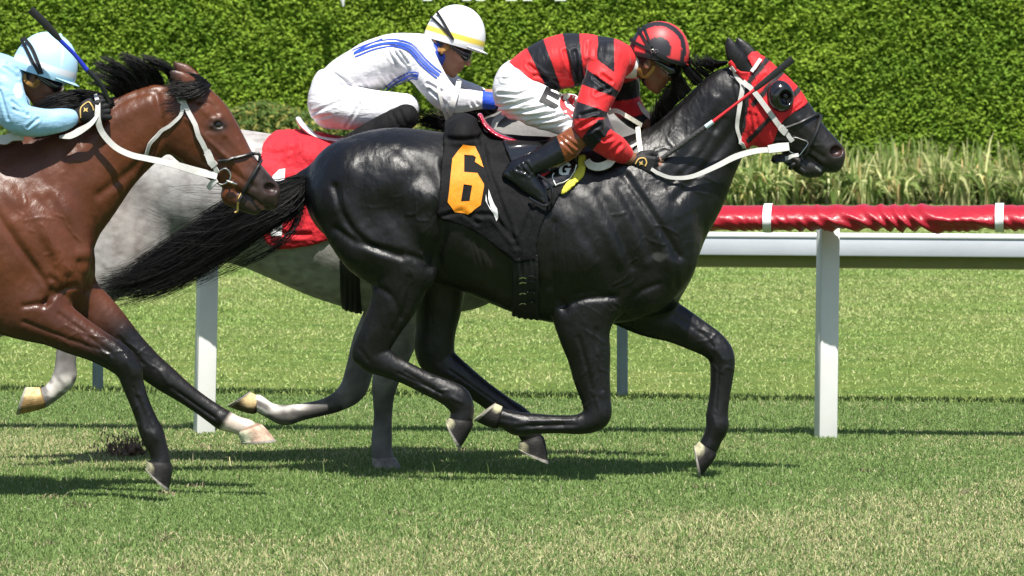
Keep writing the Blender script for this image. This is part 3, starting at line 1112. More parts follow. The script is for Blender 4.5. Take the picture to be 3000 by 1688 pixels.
for s_, pts in ((-1, [(1874, 180, 19), (1856, 152, 23), (1840, 122, 17), (1831, 94, 3)]), (1, [(1900, 170, 20), (1882, 140, 22), (1866, 116, 15), (1853, 95, 3)])):
    bk.chain([(x, y, r, .5, s_ * (.055 + .002 * i)) for i, (x, y, r) in enumerate(pts)], k=.012)
# chest front and breast muscles
bk.chain([(1640, 560, 110, .62, -.1), (1665, 640, 88, .7, -.09), (1630, 715, 70, .8, -.09)], k=.05)
bk.chain([(1640, 560, 110, .62, .1), (1665, 640, 90, .7, .09), (1640, 715, 80, .8, .09)], k=.05)
# near hind
bk.chain([(930, 500, 140, .62, -.11), (965, 585, 128, .66, -.135), (1005, 650, 90, .75, -.15), (1003, 715, 70, .8, -.15), (986, 770, 57, .82, -.15), (958, 825, 48, .75, -.15), (938, 870, 44, .66, -.15), (938, 893, 43, .62, -.15),
          (975, 917, 33, .75, -.15), (1020, 938, 28, .8, -.15), (1075, 965, 28, .8, -.15), (1120, 985, 31, .85, -.15), (1150, 1004, 34, .85, -.15), (1162, 1030, 30, .85, -.15), (1160, 1054, 29, .9, -.15)], k=.035)
bk.chain([(960, 820, 30, .6, -.15), (915, 870, 24, .6, -.15), (903, 895, 17, .7, -.15)], k=.02)      # point of hock
bk.chain([(1010, 640, 70, .6, -.17), (1052, 672, 40, .6, -.185), (1060, 690, 34, .6, -.18)], k=.04)    # stifle
# far hind
bk.chain([(960, 520, 140, .62, .11), (1010, 620, 110, .66, .13), (1090, 690, 78, .75, .15), (1102, 760, 62, .8, .15), (1096, 820, 53, .75, .15), (1092, 870, 51, .68, .15), (1105, 910, 46, .62, .15),
          (1160, 950, 36, .75, .15), (1210, 985, 30, .8, .15), (1260, 1022, 30, .8, .15), (1298, 1050, 33, .85, .15), (1322, 1072, 31, .85, .15), (1336, 1098, 27, .9, .15)], k=.035)
# near fore, folded
bk.chain([(1500, 690, 110, .45, -.13), (1470, 770, 84, .55, -.14), (1468, 830, 66, .66, -.14), (1480, 890, 55, .7, -.14), (1488, 950, 46, .72, -.14), (1499, 1005, 37, .8, -.14), (1500, 1046, 35, .85, -.14),
          (1462, 1066, 26, .85, -.14), (1405, 1067, 23, .85, -.14), (1345, 1066, 26, .85, -.14), (1303, 1066, 30, .9, -.14), (1272, 1054, 25, .9, -.14), (1250, 1050, 25, .95, -.14)], k=.03)
# far fore, reaching
bk.chain([(1570, 730, 90, .5, .12), (1630, 785, 62, .6, .13), (1692, 812, 50, .66, .13), (1745, 840, 42, .72, .13), (1792, 868, 36, .8, .13), (1815, 900, 33, .85, .13),
          (1815, 950, 29, .85, .13), (1809, 1000, 26, .85, .13), (1803, 1045, 28, .85, .13), (1804, 1072, 29, .9, .13), (1794, 1098, 25, .9, .13), (1783, 1122, 25, .95, .13)], k=.03)
bk.chain([(800, 440, 26, 1), (768, 448, 22, 1), (745, 462, 18, 1)], k=.03)                           # dock
nb = bk.w(2106, 380, -.054)
bk.ell(nb, (.035, .036, .026), .15, k=.006, sub=True)                                                # nostrils
bk.ell(bk.w(2108, 379, .055), (.030, .030, .022), .35, k=.008, sub=True)
bk_rel = [([(845, 575), (900, 612), (975, 628), (1050, 650), (1075, 672)], 9, -.010),
          ([(905, 425), (895, 490), (920, 560), (960, 600)], 26, -.010), ([(1000, 380), (1060, 420), (1095, 500), (1105, 590), (1085, 640)], 16, -.008),
          ([(1120, 420), (1128, 500), (1110, 610), (1090, 670)], 14, -.016),
          ([(935, 715), (985, 745), (1010, 800)], 8, -.006), ([(1030, 700), (1025, 760), (990, 830)], 8, -.006),
          ([(1060, 560)], 30, .010), ([(960, 480)], 60, .012), ([(1045, 690)], 26, .006),
          ([(1430, 500), (1450, 560), (1500, 640)], 14, -.007), ([(1480, 440), (1520, 540), (1560, 640)], 20, .010),
          ([(1560, 470), (1605, 560), (1630, 640)], 13, -.006), ([(1590, 450), (1640, 540), (1680, 620), (1690, 690)], 22, .012),
          ([(1395, 560), (1385, 640), (1395, 720), (1420, 780)], 12, -.010), ([(1415, 760), (1470, 735), (1550, 745)], 9, -.007),
          ([(1450, 690)], 45, .012), ([(1560, 790), (1600, 740), (1655, 715)], 8, -.007), ([(1690, 640), (1700, 720)], 9, -.007),
          ([(1640, 320), (1700, 270), (1760, 205), (1815, 170)], 8, -.006), ([(1660, 430), (1740, 340), (1800, 250)], 16, .007),
          ([(1700, 500), (1775, 420), (1835, 340), (1850, 310)], 12, -.009), ([(1850, 210), (1866, 300), (1858, 380)], 10, -.010),
          ([(1500, 830), (1500, 900), (1515, 980)], 6, -.006), ([(1455, 850), (1475, 920), (1492, 1000)], 6, -.005), ([(1415, 1068), (1300, 1075)], 5, -.004),
          ([(1020, 936), (1110, 990)], 5, -.004), ([(1700, 795), (1760, 835), (1795, 870)], 6, -.005), ([(1240, 1050), (1300, 1060)], 5, -.003),
          ([(2058, 412), (2035, 395), (2015, 388)], 4, -.010), ([(2062, 417), (2085, 425)], 4, -.010),
          ([(2010, 300), (2050, 340), (2080, 372)], 8, .004), ([(1985, 330), (2035, 372), (2070, 395)], 8, -.006),
          ([(1180, 600), (1290, 680), (1380, 720)], 14, -.006), ([(1170, 690), (1260, 730), (1360, 780)], 16, .005)]
bk_rel += [([(975, 525)], 52, -.026), ([(1082, 500)], 38, .022), ([(1070, 590)], 34, .018), ([(850, 520)], 30, .012), ([(1000, 420)], 40, .010), ([(1050, 450)], 22, -.008), ([(800, 480), (825, 590), (890, 655)], 24, .012), ([(842, 470), (872, 560), (935, 622), (1010, 648)], 9, -.012),
           ([(1470, 500), (1525, 590), (1560, 660)], 17, .009), ([(1505, 490), (1556, 590), (1590, 670)], 13, -.009), ([(1535, 490), (1590, 570), (1622, 660)], 17, .010), ([(1480, 640)], 48, .020),
           ([(1572, 440), (1640, 540), (1705, 645)], 11, -.016), ([(1690, 660)], 30, .014), ([(1412, 772), (1470, 752), (1542, 748)], 7, -.011), ([(1440, 560)], 40, .010),
           ([(950, 370), (1040, 390)], 26, .008), ([(880, 420)], 40, .010), ([(1100, 400), (1112, 470)], 12, .008), ([(1720, 430), (1790, 340)], 14, .008), ([(1680, 470), (1750, 400), (1815, 300)], 9, -.008)]
for i_ in range(5):
    x_ = 1185 + i_ * 38
    bk_rel.append(([(x_, 560 + i_ * 14), (x_ + 22, 640 + i_ * 18), (x_ + 26, 690 + i_ * 18)], 8, -.0025))
def veins(n, boxes, seed, width=2.6, depth=.0026):
    r = np.random.default_rng(seed); out = []
    for _ in range(n):
        x0, y0, x1, y1, ang = boxes[r.integers(len(boxes))]
        p = np.array([r.uniform(x0, x1), r.uniform(y0, y1)]); a = ang + r.normal(0, .45)
        pl = [tuple(p)]
        for k in range(r.integers(3, 7)):
            a += r.normal(0, .55) - (a - ang) * .3
            p = p + np.array([math.cos(a), math.sin(a)]) * r.uniform(12, 26)
            pl.append(tuple(p))
        out.append((pl, width * r.uniform(.8, 1.3), depth * r.uniform(.5, 1.3)))
    return out
bk_rel += veins(46, [(1430, 470, 1560, 640, 1.2), (1560, 560, 1680, 700, 1.3), (1450, 700, 1600, 780, .3), (1620, 380, 1740, 470, -.9), (1900, 330, 2060, 390, .7), (1020, 440, 1110, 560, 1.5), (1020, 630, 1070, 690, .9)], 3)
bk_rel += veins(16, [(1460, 820, 1520, 980, 1.5), (970, 760, 1010, 860, 1.9), (1720, 810, 1790, 860, .6), (1040, 935, 1100, 975, .45)], 4, 2.4, .0022)
bk_rel += [([(1395, 560), (1400, 640), (1408, 720)], 3, -.003), ([(1404, 560), (1409, 640), (1417, 710)], 3, -.003), ([(1413, 570), (1418, 640), (1426, 700)], 3, -.003),
           ([(1185, 610), (1205, 680)], 2.5, -.003), ([(1195, 605), (1216, 672)], 2.5, -.003),
           ([(1490, 985), (1508, 1030), (1505, 1065)], 5, .004), ([(1440, 1057), (1330, 1058)], 3, .003), ([(1440, 1078), (1330, 1080)], 3, .003), ([(1450, 1069), (1320, 1070)], 2.5, -.004),
           ([(1000, 938), (1110, 990)], 3, -.004), ([(990, 950), (1100, 1003)], 3, .003), ([(1135, 1000), (1160, 1012)], 5, .004),
           ([(1808, 930), (1800, 1030)], 3, -.004), ([(1800, 880), (1818, 905)], 6, .004), ([(1795, 1050), (1802, 1075)], 5, .003), ([(1130, 930), (1280, 1035)], 3, -.003), ([(905, 880), (925, 905)], 6, -.004)]
def bk_col(V, q):
    c = np.tile(np.array([.0040, .0039, .0043]), (len(V), 1))
    x, y = q[:, 0], q[:, 1]
    c = mixc(c, (.016, .014, .013), smooth01(x, 1960, 2060) * .9)
    flank = np.exp(-(((x - 1225) / 60) ** 2 + ((y - 650) / 60) ** 2))
    c = mixc(c, (.022, .017, .014), flank * .6)
    c = mixc(c, (.06, .022, .02), np.exp(-(((x - 2108) / 15) ** 2 + ((y - 380) / 10) ** 2)) ** .8)
    c = mixc(c, (.20, .2, .19), (line_dist(q, [(2052, 420), (2064, 428)]) < 3) * .8)
    dust = vnoise(V, 60, 3) * np.exp(-(((x - 1660) / 55) ** 2 + ((y - 640) / 45) ** 2))
    c = mixc(c, (.12, .12, .12), np.clip(dust - .35, 0, .5) * .7)
    return c
def lids(x, y, s=1.0):
    return [([(x - 17 * s, y + 3), (x - 8 * s, y - 8 * s), (x + 6 * s, y - 9 * s), (x + 16 * s, y + 1)], 3.6, .0065), ([(x - 15 * s, y + 5), (x - 4 * s, y + 10 * s), (x + 10 * s, y + 9 * s)], 3.2, .0045),
            ([(x, y)], 9 * s, -.010), ([(x - 14 * s, y - 14 * s), (x + 6 * s, y - 18 * s)], 6, .006), ([(x - 24 * s, y + 16 * s), (x, y + 24 * s)], 8, -.005)]
black_horse = finish_body(bk, 'horse', M_black_coat, bk_col, bk_rel)
tag(black_horse, 'black racehorse in red and black blinker hood galloping with number six cloth', 'horse', 'racehorses galloping past the rail')
make_hoof(bk, (1129, 1050), (1190, 1066), (1121, 1066), (1154, 1132), -.15, black_horse)
make_hoof(bk, (1306, 1112), (1366, 1098), (1304, 1132), (1379, 1167), .15, black_horse)
make_hoof(bk, (1264, 1024), (1246, 1078), (1245, 1014), (1191, 1056), -.14, black_horse)
make_hoof(bk, (1760, 1110), (1801, 1146), (1744, 1124), (1757, 1203), .13, black_horse, palew=.42)
def eye(B, x, y, r, parent, bvh=None):
    h = hit(B.bvh, x, y)
    for p in ([h[0]] if h[0] is not None else []):
        bm = bmesh.new()
        bmesh.ops.create_uvsphere(bm, u_segments=16, v_segments=10, radius=r)
        bmesh.ops.translate(bm, vec=p + Vector((0, r * .62, 0)), verts=bm.verts)
        me = bpy.data.meshes.new('eye'); bm.to_mesh(me); bm.free()
        me.polygons.foreach_set('use_smooth', np.full(len(me.polygons), True))
        link('eye', me, M_eye, parent)
eye(bk, 1965, 240, .022, black_horse)
T_ = -.02
hair(bk, [[(752, 446, T_), (700, 462, T_), (630, 486, -.01), (560, 520, 0), (480, 575, .02), (380, 640, .04), (300, 690, .06), (232, 705, .08)],
          [(760, 452, -.03), (720, 480, -.04), (650, 515, -.04), (570, 560, -.02), (480, 625, 0), (390, 672, .02), (310, 705, .05), (230, 722, .08)],
          [(766, 462, -.02), (735, 505, -.05), (680, 545, -.06), (600, 590, -.04), (500, 650, 0), (400, 700, .02), (310, 725, .05), (240, 738, .08)],
          [(768, 474, 0), (748, 512, -.03), (700, 545, -.05), (630, 588, -.04), (540, 650, 0), (430, 710, .02), (320, 742, .05), (250, 752, .08)],
          [(768, 485, .02), (752, 522, 0), (712, 552, -.02), (650, 586, -.03), (570, 640, 0), (450, 705, .04), (350, 734, .06), (260, 748, .08)]],
     3600, black_horse, 'tail', rad=.0016, seg=12, jit=(10, 11, .03), lenvar=.5, wave=10, seed=5, locks=48)
hair(bk, [[(758, 448, -.03), (690, 470, -.05), (590, 478, -.06), (480, 466, -.07), (420, 480, -.05)],
          [(760, 455, -.03), (680, 510, -.05), (560, 552, -.05), (440, 570, -.05), (330, 520, -.06)],
          [(766, 490, -.02), (745, 580, -.04), (690, 610, -.04), (620, 650, -.03), (520, 690, -.02)],
          [(764, 500, 0), (700, 620, 0), (560, 690, .02), (460, 720, .04), (330, 765, .04)]],
     130, black_horse, 'tail_wisps', rad=.0012, seg=10, jit=(16, 16, .03), lenvar=.5, wave=9, seed=6)
hair(bk, [[(1640, 318, 0), (1636, 308, -.02), (1636, 296, -.03), (1640, 284, -.03), (1646, 274, -.02)],
          [(1672, 290, 0), (1664, 276, -.02), (1662, 260, -.03), (1667, 244, -.03), (1674, 230, -.02)],
          [(1705, 255, 0), (1695, 238, -.02), (1691, 220, -.03), (1695, 202, -.03), (1704, 184, -.02)],
          [(1735, 228, 0), (1712, 195, -.02), (1704, 172, -.02), (1714, 150, -.02), (1735, 138, -.02)],
          [(1770, 198, 0), (1745, 175, -.02), (1736, 158, -.02), (1735, 142, -.02), (1728, 128, -.01)],
          [(1800, 172, 0), (1780, 160, -.02), (1768, 152, -.02), (1760, 148, -.02), (1752, 146, -.01)],
          [(1828, 158, 0), (1805, 158, -.02), (1790, 152, -.02), (1778, 148, -.02), (1768, 150, 0)]],
     1300, black_horse, 'mane', rad=.0017, seg=7, jit=(5, 5, .015), lenvar=.6, wave=3, seed=8, locks=46)

# ---------- bay horse ----------
by = Body(23.85, .0065)
by.chain([(-600, 530, 140, .9), (-540, 540, 165, .95), (-460, 545, 185, .9), (-360, 560, 205, .8), (-260, 575, 218, .76), (-160, 590, 230, .72), (-60, 602, 228, .68), (25, 612, 208, .64)], k=.02)
by.chain([(50, 540, 190, .58), (150, 465, 155, .52), (240, 392, 122, .46), (320, 338, 101, .46), (395, 298, 86, .5)], k=.05)
by.chain([(470, 238, 48, .75), (494, 318, 92, .56), (545, 375, 76, .58), (590, 422, 58, .68), (632, 460, 49, .76), (662, 484, 42, .85)], k=.03)
by.chain([(585, 490, 30, .9), (618, 508, 26, .95), (640, 524, 17, 1.1)], k=.012)
by.chain([(668, 500, 26, 1.0), (682, 510, 18, 1.1)], k=.015)
by.chain([(485, 215, 17, .5, -.06), (464, 204, 21, .45, -.068), (442, 190, 14, .4, -.072), (428, 180, 3, .4, -.074)], k=.012)
by.chain([(486, 195, 17, .5, .05), (465, 180, 19, .45, .055), (448, 168, 12, .4, .06), (438, 156, 3, .4, .06)], k=.012)
by.chain([(110, 570, 105, .62, -.1), (140, 660, 88, .7, -.1), (110, 735, 76, .8, -.1)], k=.05)
by.chain([(110, 570, 105, .62, .1), (148, 660, 92, .7, .1), (150, 735, 80, .8, .1)], k=.05)
by.chain([(-10, 720, 115, .5, -.13), (70, 775, 82, .58, -.14), (130, 808, 62, .66, -.14), (185, 840, 51, .7, -.14), (240, 868, 42, .74, -.14), (292, 898, 38, .8, -.14), (322, 926, 34, .85, -.14), (334, 965, 28, .85, -.14),
          (350, 1010, 25, .85, -.14), (368, 1055, 26, .85, -.14), (382, 1090, 30, .9, -.14), (394, 1120, 26, .9, -.14), (403, 1148, 24, .92, -.14), (404, 1168, 26, .95, -.14)], k=.03)
by.chain([(130, 720, 90, .5, .12), (210, 770, 66, .6, .13), (265, 815, 54, .66, .13), (322, 870, 42, .72, .13), (372, 918, 37, .8, .13), (412, 950, 34, .85, .13), (455, 982, 28, .85, .13),
          (500, 1014, 25, .85, .13), (540, 1042, 26, .85, .13), (562, 1056, 27, .9, .13), (592, 1068, 23, .9, .13), (622, 1078, 24, .95, .13)], k=.03)
for dy_, sh in ((-.14, 0), (.14, -70)):
    by.chain([(-560 + sh, 560, 130, .62, dy_ * .8), (-590 + sh, 680, 95, .7, dy_), (-640 + sh, 790, 52, .75, dy_), (-700 + sh, 880, 40, .65, dy_), (-690 + sh, 960, 28, .8, dy_), (-670 + sh, 1060, 30, .85, dy_), (-640 + sh, 1110, 25, .9, dy_)], k=.035)
by.ell(by.w(684, 474, -.056), (.036, .036, .025), -.25, k=.006, sub=True)
by.ell(by.w(686, 474, .056), (.028, .03, .021), .35, k=.008, sub=True)
by_rel = [([(-20, 520), (40, 610), (100, 690), (125, 730)], 10, -.010), ([(20, 480), (90, 570), (140, 640), (160, 700)], 22, .012),
          ([(90, 500), (150, 560), (190, 620)], 12, -.005), ([(115, 760), (150, 735), (190, 720)], 8, -.010), ([(170, 700), (165, 740)], 12, -.012),
          ([(110, 770), (140, 715), (128, 700)], 9, -.008), ([(200, 660), (215, 730)], 8, -.008), ([(150, 790), (215, 840), (280, 890)], 6, -.006), ([(60, 810), (150, 845), (250, 880)], 6, -.006),
          ([(250, 490), (330, 430), (380, 380)], 12, -.009), ([(270, 280), (330, 245), (420, 222)], 7, -.005), ([(180, 400), (280, 310), (370, 260)], 18, .008),
          ([(395, 240), (405, 320), (378, 400), (360, 440)], 10, -.012), ([(440, 400), (480, 430), (530, 455)], 8, -.006),
          ([(505, 270), (520, 285)], 9, .006), ([(500, 255), (530, 262), (545, 285)], 6, -.006), ([(525, 335), (560, 340)], 8, .005),
          ([(560, 330), (610, 385), (660, 440)], 7, .004), ([(520, 380), (580, 430), (640, 470)], 8, -.006),
          ([(650, 515), (625, 495), (598, 482)], 4, -.012), ([(652, 520), (672, 522)], 4, -.010), ([(600, 350), (640, 410), (672, 445)], 5, .005), ([(470, 300), (520, 350), (575, 400)], 6, .006),
          ([(345, 1000), (385, 1085)], 5, -.004), ([(430, 975), (540, 1050)], 5, -.004), ([(300, 850), (360, 915)], 6, -.005)]
by_rel += [([(40, 560), (90, 650), (115, 720)], 18, .008), ([(60, 530), (115, 620), (140, 680)], 14, -.007), ([(30, 690)], 45, .016), ([(125, 500), (185, 590), (205, 660)], 13, -.008), ([(215, 640)], 24, .010), ([(60, 770), (120, 762)], 7, -.009)]
by_rel += veins(16, [(20, 480, 150, 640, 1.2), (120, 560, 200, 700, 1.3), (560, 350, 650, 430, .8), (150, 420, 260, 480, -.8), (500, 370, 570, 420, .8)], 13)
by_rel += veins(18, [(120, 790, 250, 880, .5), (260, 820, 360, 910, .7), (330, 960, 390, 1080, 1.3)], 14, 2.4, .0024)
by_rel += [([(335, 975), (372, 1080)], 3, -.004), ([(450, 988), (540, 1052)], 3, -.004), ([(318, 905), (335, 945)], 7, .004), ([(385, 1085), (392, 1105)], 5, .003), ([(405, 935), (425, 965)], 6, .004), ([(548, 1048), (562, 1062)], 5, .003)]
def by_col(V, q):
    x, y = q[:, 0], q[:, 1]
    c = np.tile(np.array([.098, .030, .0122]), (len(V), 1))
    c = mixc(c, (.070, .020, .009), np.clip(vnoise(V, 6, 2) * .5, 0, .4))
    c = mixc(c, (.04, .015, .009), smooth01(y, 690, 850) * .6)
    nearleg = smooth01(x + (y - 850) * .6, 190, 330) * smooth01(y, 740, 840) * (x < 760)
    low = np.where((y > 850) & (x > 60), 1, 0)
    c = mixc(c, (.0075, .007, .007), np.clip(nearleg, 0, 1))
    c = mixc(c, (.0075, .007, .007), smooth01(y, 845, 930))
    muz = smooth01(x + y * .55, 830, 905) * (y < 600)
    c = mixc(c, (.028, .020, .018), muz * .92)
    c = mixc(c, (.012, .009, .008), np.exp(-(((x - 548) / 27) ** 2 + ((y - 316) / 18) ** 2) ** 1.5))
    c = mixc(c, (.05, .022, .02), np.exp(-(((x - 686) / 16) ** 2 + ((y - 474) / 11) ** 2)) * .8)
    c = mixc(c, (.32, .13, .12), (line_dist(q, [(642, 508), (660, 526)]) < 4) * .8)
    ear = (line_dist(q, [(428, 180), (485, 212)]) < 6) * (y < 222)
    c = mixc(c, (.03, .015, .012), smooth01(-x, -470, -430) * ((y < 222) & (x < 490) & (x > 420)))
    sock = smooth01(x * .82 + y * .57, 1062, 1078) * (x > 480) * (y > 1000)
    c = mixc(c, (.62, .52, .44), sock)
    return c
bay_horse = finish_body(by, 'horse', M_bay_coat, by_col, by_rel)
tag(bay_horse, 'brown bay racehorse with black legs and one white fetlock entering at the left edge', 'horse', 'racehorses galloping past the rail')
make_hoof(by, (370, 1160), (433, 1170), (366, 1181), (423, 1236), -.14, bay_horse)
make_hoof(by, (597, 1086), (655, 1066), (608, 1116), (694, 1110), .13, bay_horse, dark=(.56, .38, .28), pale=(.56, .56, .40), palew=.5)
for dy_, sh in ((-.14, 0), (.14, -70)):
    make_hoof(by, (-665 + sh, 1112), (-618 + sh, 1112), (-668 + sh, 1140), (-596 + sh, 1152), dy_, bay_horse)
eye(by, 548, 314, .0245, bay_horse)
hair(by, [[(300, 252, 0), (285, 232, -.03), (255, 212, -.04), (225, 206, -.03), (195, 205, -.02)],
          [(330, 238, 0), (318, 205, -.02), (290, 185, -.03), (262, 165, -.02), (234, 155, -.01)],
          [(365, 222, 0), (350, 190, -.02), (318, 168, -.03), (288, 152, -.02), (262, 144, -.01)],
          [(395, 214, 0), (378, 182, -.02), (345, 158, -.03), (315, 145, -.02), (292, 138, -.01)],
          [(425, 208, 0), (412, 180, -.02), (385, 160, -.03), (350, 148, -.02), (318, 140, -.01)],
          [(455, 200, 0), (445, 180, -.01), (425, 165, -.02), (395, 153, -.02), (365, 147, -.01)]],
     2100, bay_horse, 'mane', rad=.0018, seg=7, jit=(5, 4, .015), lenvar=.65, wave=3, seed=12, locks=30)
hair(by, [[(285, 252, -.02), (240, 234, -.06), (190, 230, -.09), (130, 244, -.1), (75, 260, -.09)],
          [(290, 262, -.03), (245, 240, -.07), (190, 235, -.1), (130, 250, -.11), (70, 268, -.1)],
          [(280, 275, -.04), (235, 258, -.08), (180, 258, -.11), (125, 271, -.12), (80, 286, -.11)], [(275, 290, -.05), (230, 274, -.09), (180, 278, -.12), (130, 289, -.13), (88, 300, -.12)]],
     1500, bay_horse, 'mane_lock', rad=.0018, seg=7, jit=(4, 4, .015), lenvar=.5, wave=3, seed=13, locks=24)
hair(by, [[(500, 190, -.02), (480, 185, -.03), (460, 186, -.04), (445, 190, -.04)], [(528, 212, -.03), (505, 214, -.08), (460, 222, -.1), (408, 226, -.1)],
          [(526, 215, -.04), (510, 232, -.1), (480, 246, -.11), (440, 250, -.1)]],
     420, bay_horse, 'forelock', rad=.0017, seg=6, jit=(5, 4, .01), lenvar=.4, wave=3, seed=14)

# ---------- grey horse ----------
gy = Body(25.6, .0085)
gy.chain([(372, 470, 148, .95), (450, 470, 158, .95), (560, 487, 166, .92), (660, 507, 172, .86), (760, 532, 187, .80), (860, 556, 205, .76), (960, 574, 215, .72), (1060, 580, 214, .68), (1140, 590, 195, .64)], k=.02)
gy.chain([(1180, 540, 185, .58), (1280, 430, 150, .52), (1370, 378, 122, .48), (1460, 345, 98, .48), (1540, 345, 76, .5)], k=.05)
gy.chain([(1560, 350, 48, .75), (1600, 405, 74, .6), (1645, 450, 60, .62), (1690, 490, 47, .7), (1725, 520, 40, .8)], k=.03)
gy.chain([(1560, 320, 16, .5, -.05), (1545, 310, 14, .5, -.055), (1530, 305, 4, .5, -.055)], k=.012)
gy.chain([(1560, 320, 16, .5, .05), (1545, 310, 14, .5, .055), (1530, 305, 4, .5, .055)], k=.012)
gy.chain([(350, 540, 130, .62, -.1), (300, 640, 88, .7, -.14), (235, 725, 58, .75, -.14), (190, 785, 42, .66, -.14), (174, 845, 29, .8, -.14), (165, 910, 26, .8, -.14), (162, 948, 30, .85, -.14), (138, 980, 24, .9, -.14), (105, 1004, 24, .95, -.14)], k=.035)
gy.chain([(350, 540, 130, .62, .1), (290, 650, 80, .7, .14), (190, 730, 50, .75, .14), (80, 775, 38, .66, .14), (20, 810, 27, .8, .14), (-60, 850, 27, .8, .14), (-85, 880, 24, .9, .14)], k=.035)
gy.chain([(1060, 700, 100, .5, -.12), (1035, 775, 62, .6, -.13), (1012, 840, 45, .7, -.13), (992, 900, 37, .75, -.13), (970, 955, 34, .85, -.13), (964, 1000, 27, .85, -.13),
          (963, 1050, 23, .85, -.13), (960, 1100, 26, .88, -.13), (960, 1130, 26, .9, -.13), (965, 1158, 27, .95, -.13)], k=.03)
gy.chain([(1030, 720, 90, .5, .12), (970, 790, 55, .6, .13), (930, 860, 44, .7, .13), (906, 925, 36, .78, .13), (888, 978, 34, .85, .13), (850, 1010, 25, .85, .13), (806, 1026, 21, .85, .13),
          (758, 1036, 22, .85, .13), (716, 1044, 26, .9, .13), (680, 1033, 20, .9, .13), (648, 1014, 22, .95, .13)], k=.03)
gy.chain([(225, 420, 22, 1), (205, 440, 18, 1), (190, 470, 14, 1)], k=.03)
gy_rel = [([(500, 540), (580, 600), (680, 660)], 18, -.006), ([(330, 480), (320, 560), (300, 640)], 24, -.012), ([(700, 640), (800, 690)], 10, -.004), ([(960, 990), (966, 1010)], 14, .003)]
def gy_col(V, q):
    x, y = q[:, 0], q[:, 1]
    c = np.tile(np.array([.335, .325, .315]), (len(V), 1))
    sp = vnoise(V, 22, 4)
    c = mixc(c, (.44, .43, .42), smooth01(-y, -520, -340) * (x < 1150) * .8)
    mot = vnoise(V, 60, 4) * .7 + vnoise(V, 150, 5) * .6
    c = mixc(c, (.17, .15, .145), np.clip(mot + .1, 0, .9) * .5 + np.clip(vnoise(V, 16, 6), 0, 1) * .35)
    c = mixc(c, (.50, .48, .46), np.clip(vnoise(V, 80, 7) - .2, 0, .6) * .5)
    c = mixc(c, (.30, .21, .17), np.clip(vnoise(V, 7, 8) - .2, 0, 1) * .25)
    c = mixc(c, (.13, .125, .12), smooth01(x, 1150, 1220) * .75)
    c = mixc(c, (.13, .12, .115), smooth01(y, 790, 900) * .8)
    legm = vnoise(V * np.array([1, 1, .6]), 95, 10) * .6 + vnoise(V, 40, 11) * .5
    c = mixc(c, (.34, .325, .31), np.clip(legm, 0, 1) * .5 * smooth01(y, 800, 900))
    c = mixc(c, (.05, .045, .043), np.clip(-legm - .1, 0, 1) * .6 * smooth01(y, 800, 900))
    sock = (smooth01(-x, -790, -740) * (x > 400) * (y > 960)) + (smooth01(y, 930, 960) * (x < 260))
    wh = np.clip(sock, 0, 1) * np.clip(.52 + 1.0 * vnoise(V, 85, 9), 0, 1)
    c = mixc(c, (.60, .57, .53), wh)
    c = mixc(c, (.05, .045, .042), (x > 400) * (y > 960) * (x < 860) * smooth01((y - 1030) * 1.0 - (x - 700) * -.12, 4, 14) * .85)
    c = mixc(c, (.17, .155, .15), (smooth01(y, 1040, 1150)) * .6 * (x > 800))
    c = mixc(c, (.055, .05, .048), np.exp(-((y - 1025) / 60) ** 2) * (x > 915) * .6)
    return c
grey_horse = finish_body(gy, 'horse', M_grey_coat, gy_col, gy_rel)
tag(grey_horse, 'pale grey racehorse half hidden behind the black horse wearing a red number one cloth', 'horse', 'racehorses galloping past the rail')
make_hoof(gy, (102, 975), (118, 1023), (64, 974), (41, 1043), -.14, grey_horse, dark=(.34, .22, .09), pale=(.66, .50, .24), palew=.5)
make_hoof(gy, (653, 999), (637, 1041), (628, 985), (571, 1021), .13, grey_horse, dark=(.12, .085, .05), pale=(.62, .46, .24), palew=.75)
make_hoof(gy, (938, 1150), (990, 1148), (936, 1182), (1012, 1184), -.13, grey_horse, dark=(.30, .27, .25), pale=(.36, .33, .29))
make_hoof(gy, (-108, 884), (-62, 884), (-110, 908), (-44, 918), .14, grey_horse)
hair(gy, [[(205, 440, 0), (150, 500, 0), (100, 590, .02), (60, 680, .02)], [(215, 455, 0), (180, 540, 0), (140, 620, .02), (110, 700, .02)]],
     300, grey_horse, 'tail', rad=.003, seg=8, jit=(8, 8, .03), seed=15)
hair(gy, [[(1155, 330, 0), (1120, 305, -.03), (1085, 292, -.04), (1050, 280, -.03)], [(1150, 345, -.02), (1110, 325, -.04), (1075, 312, -.05), (1045, 300, -.05)],
          [(1200, 310, 0), (1165, 292, -.03), (1130, 282, -.04), (1100, 276, -.03)], [(1260, 290, 0), (1235, 270, -.02), (1225, 245, -.02), (1218, 222, -.01)]],
     800, grey_horse, 'mane', rad=.0018, seg=6, jit=(9, 9, .02), lenvar=.6, wave=3, seed=16)
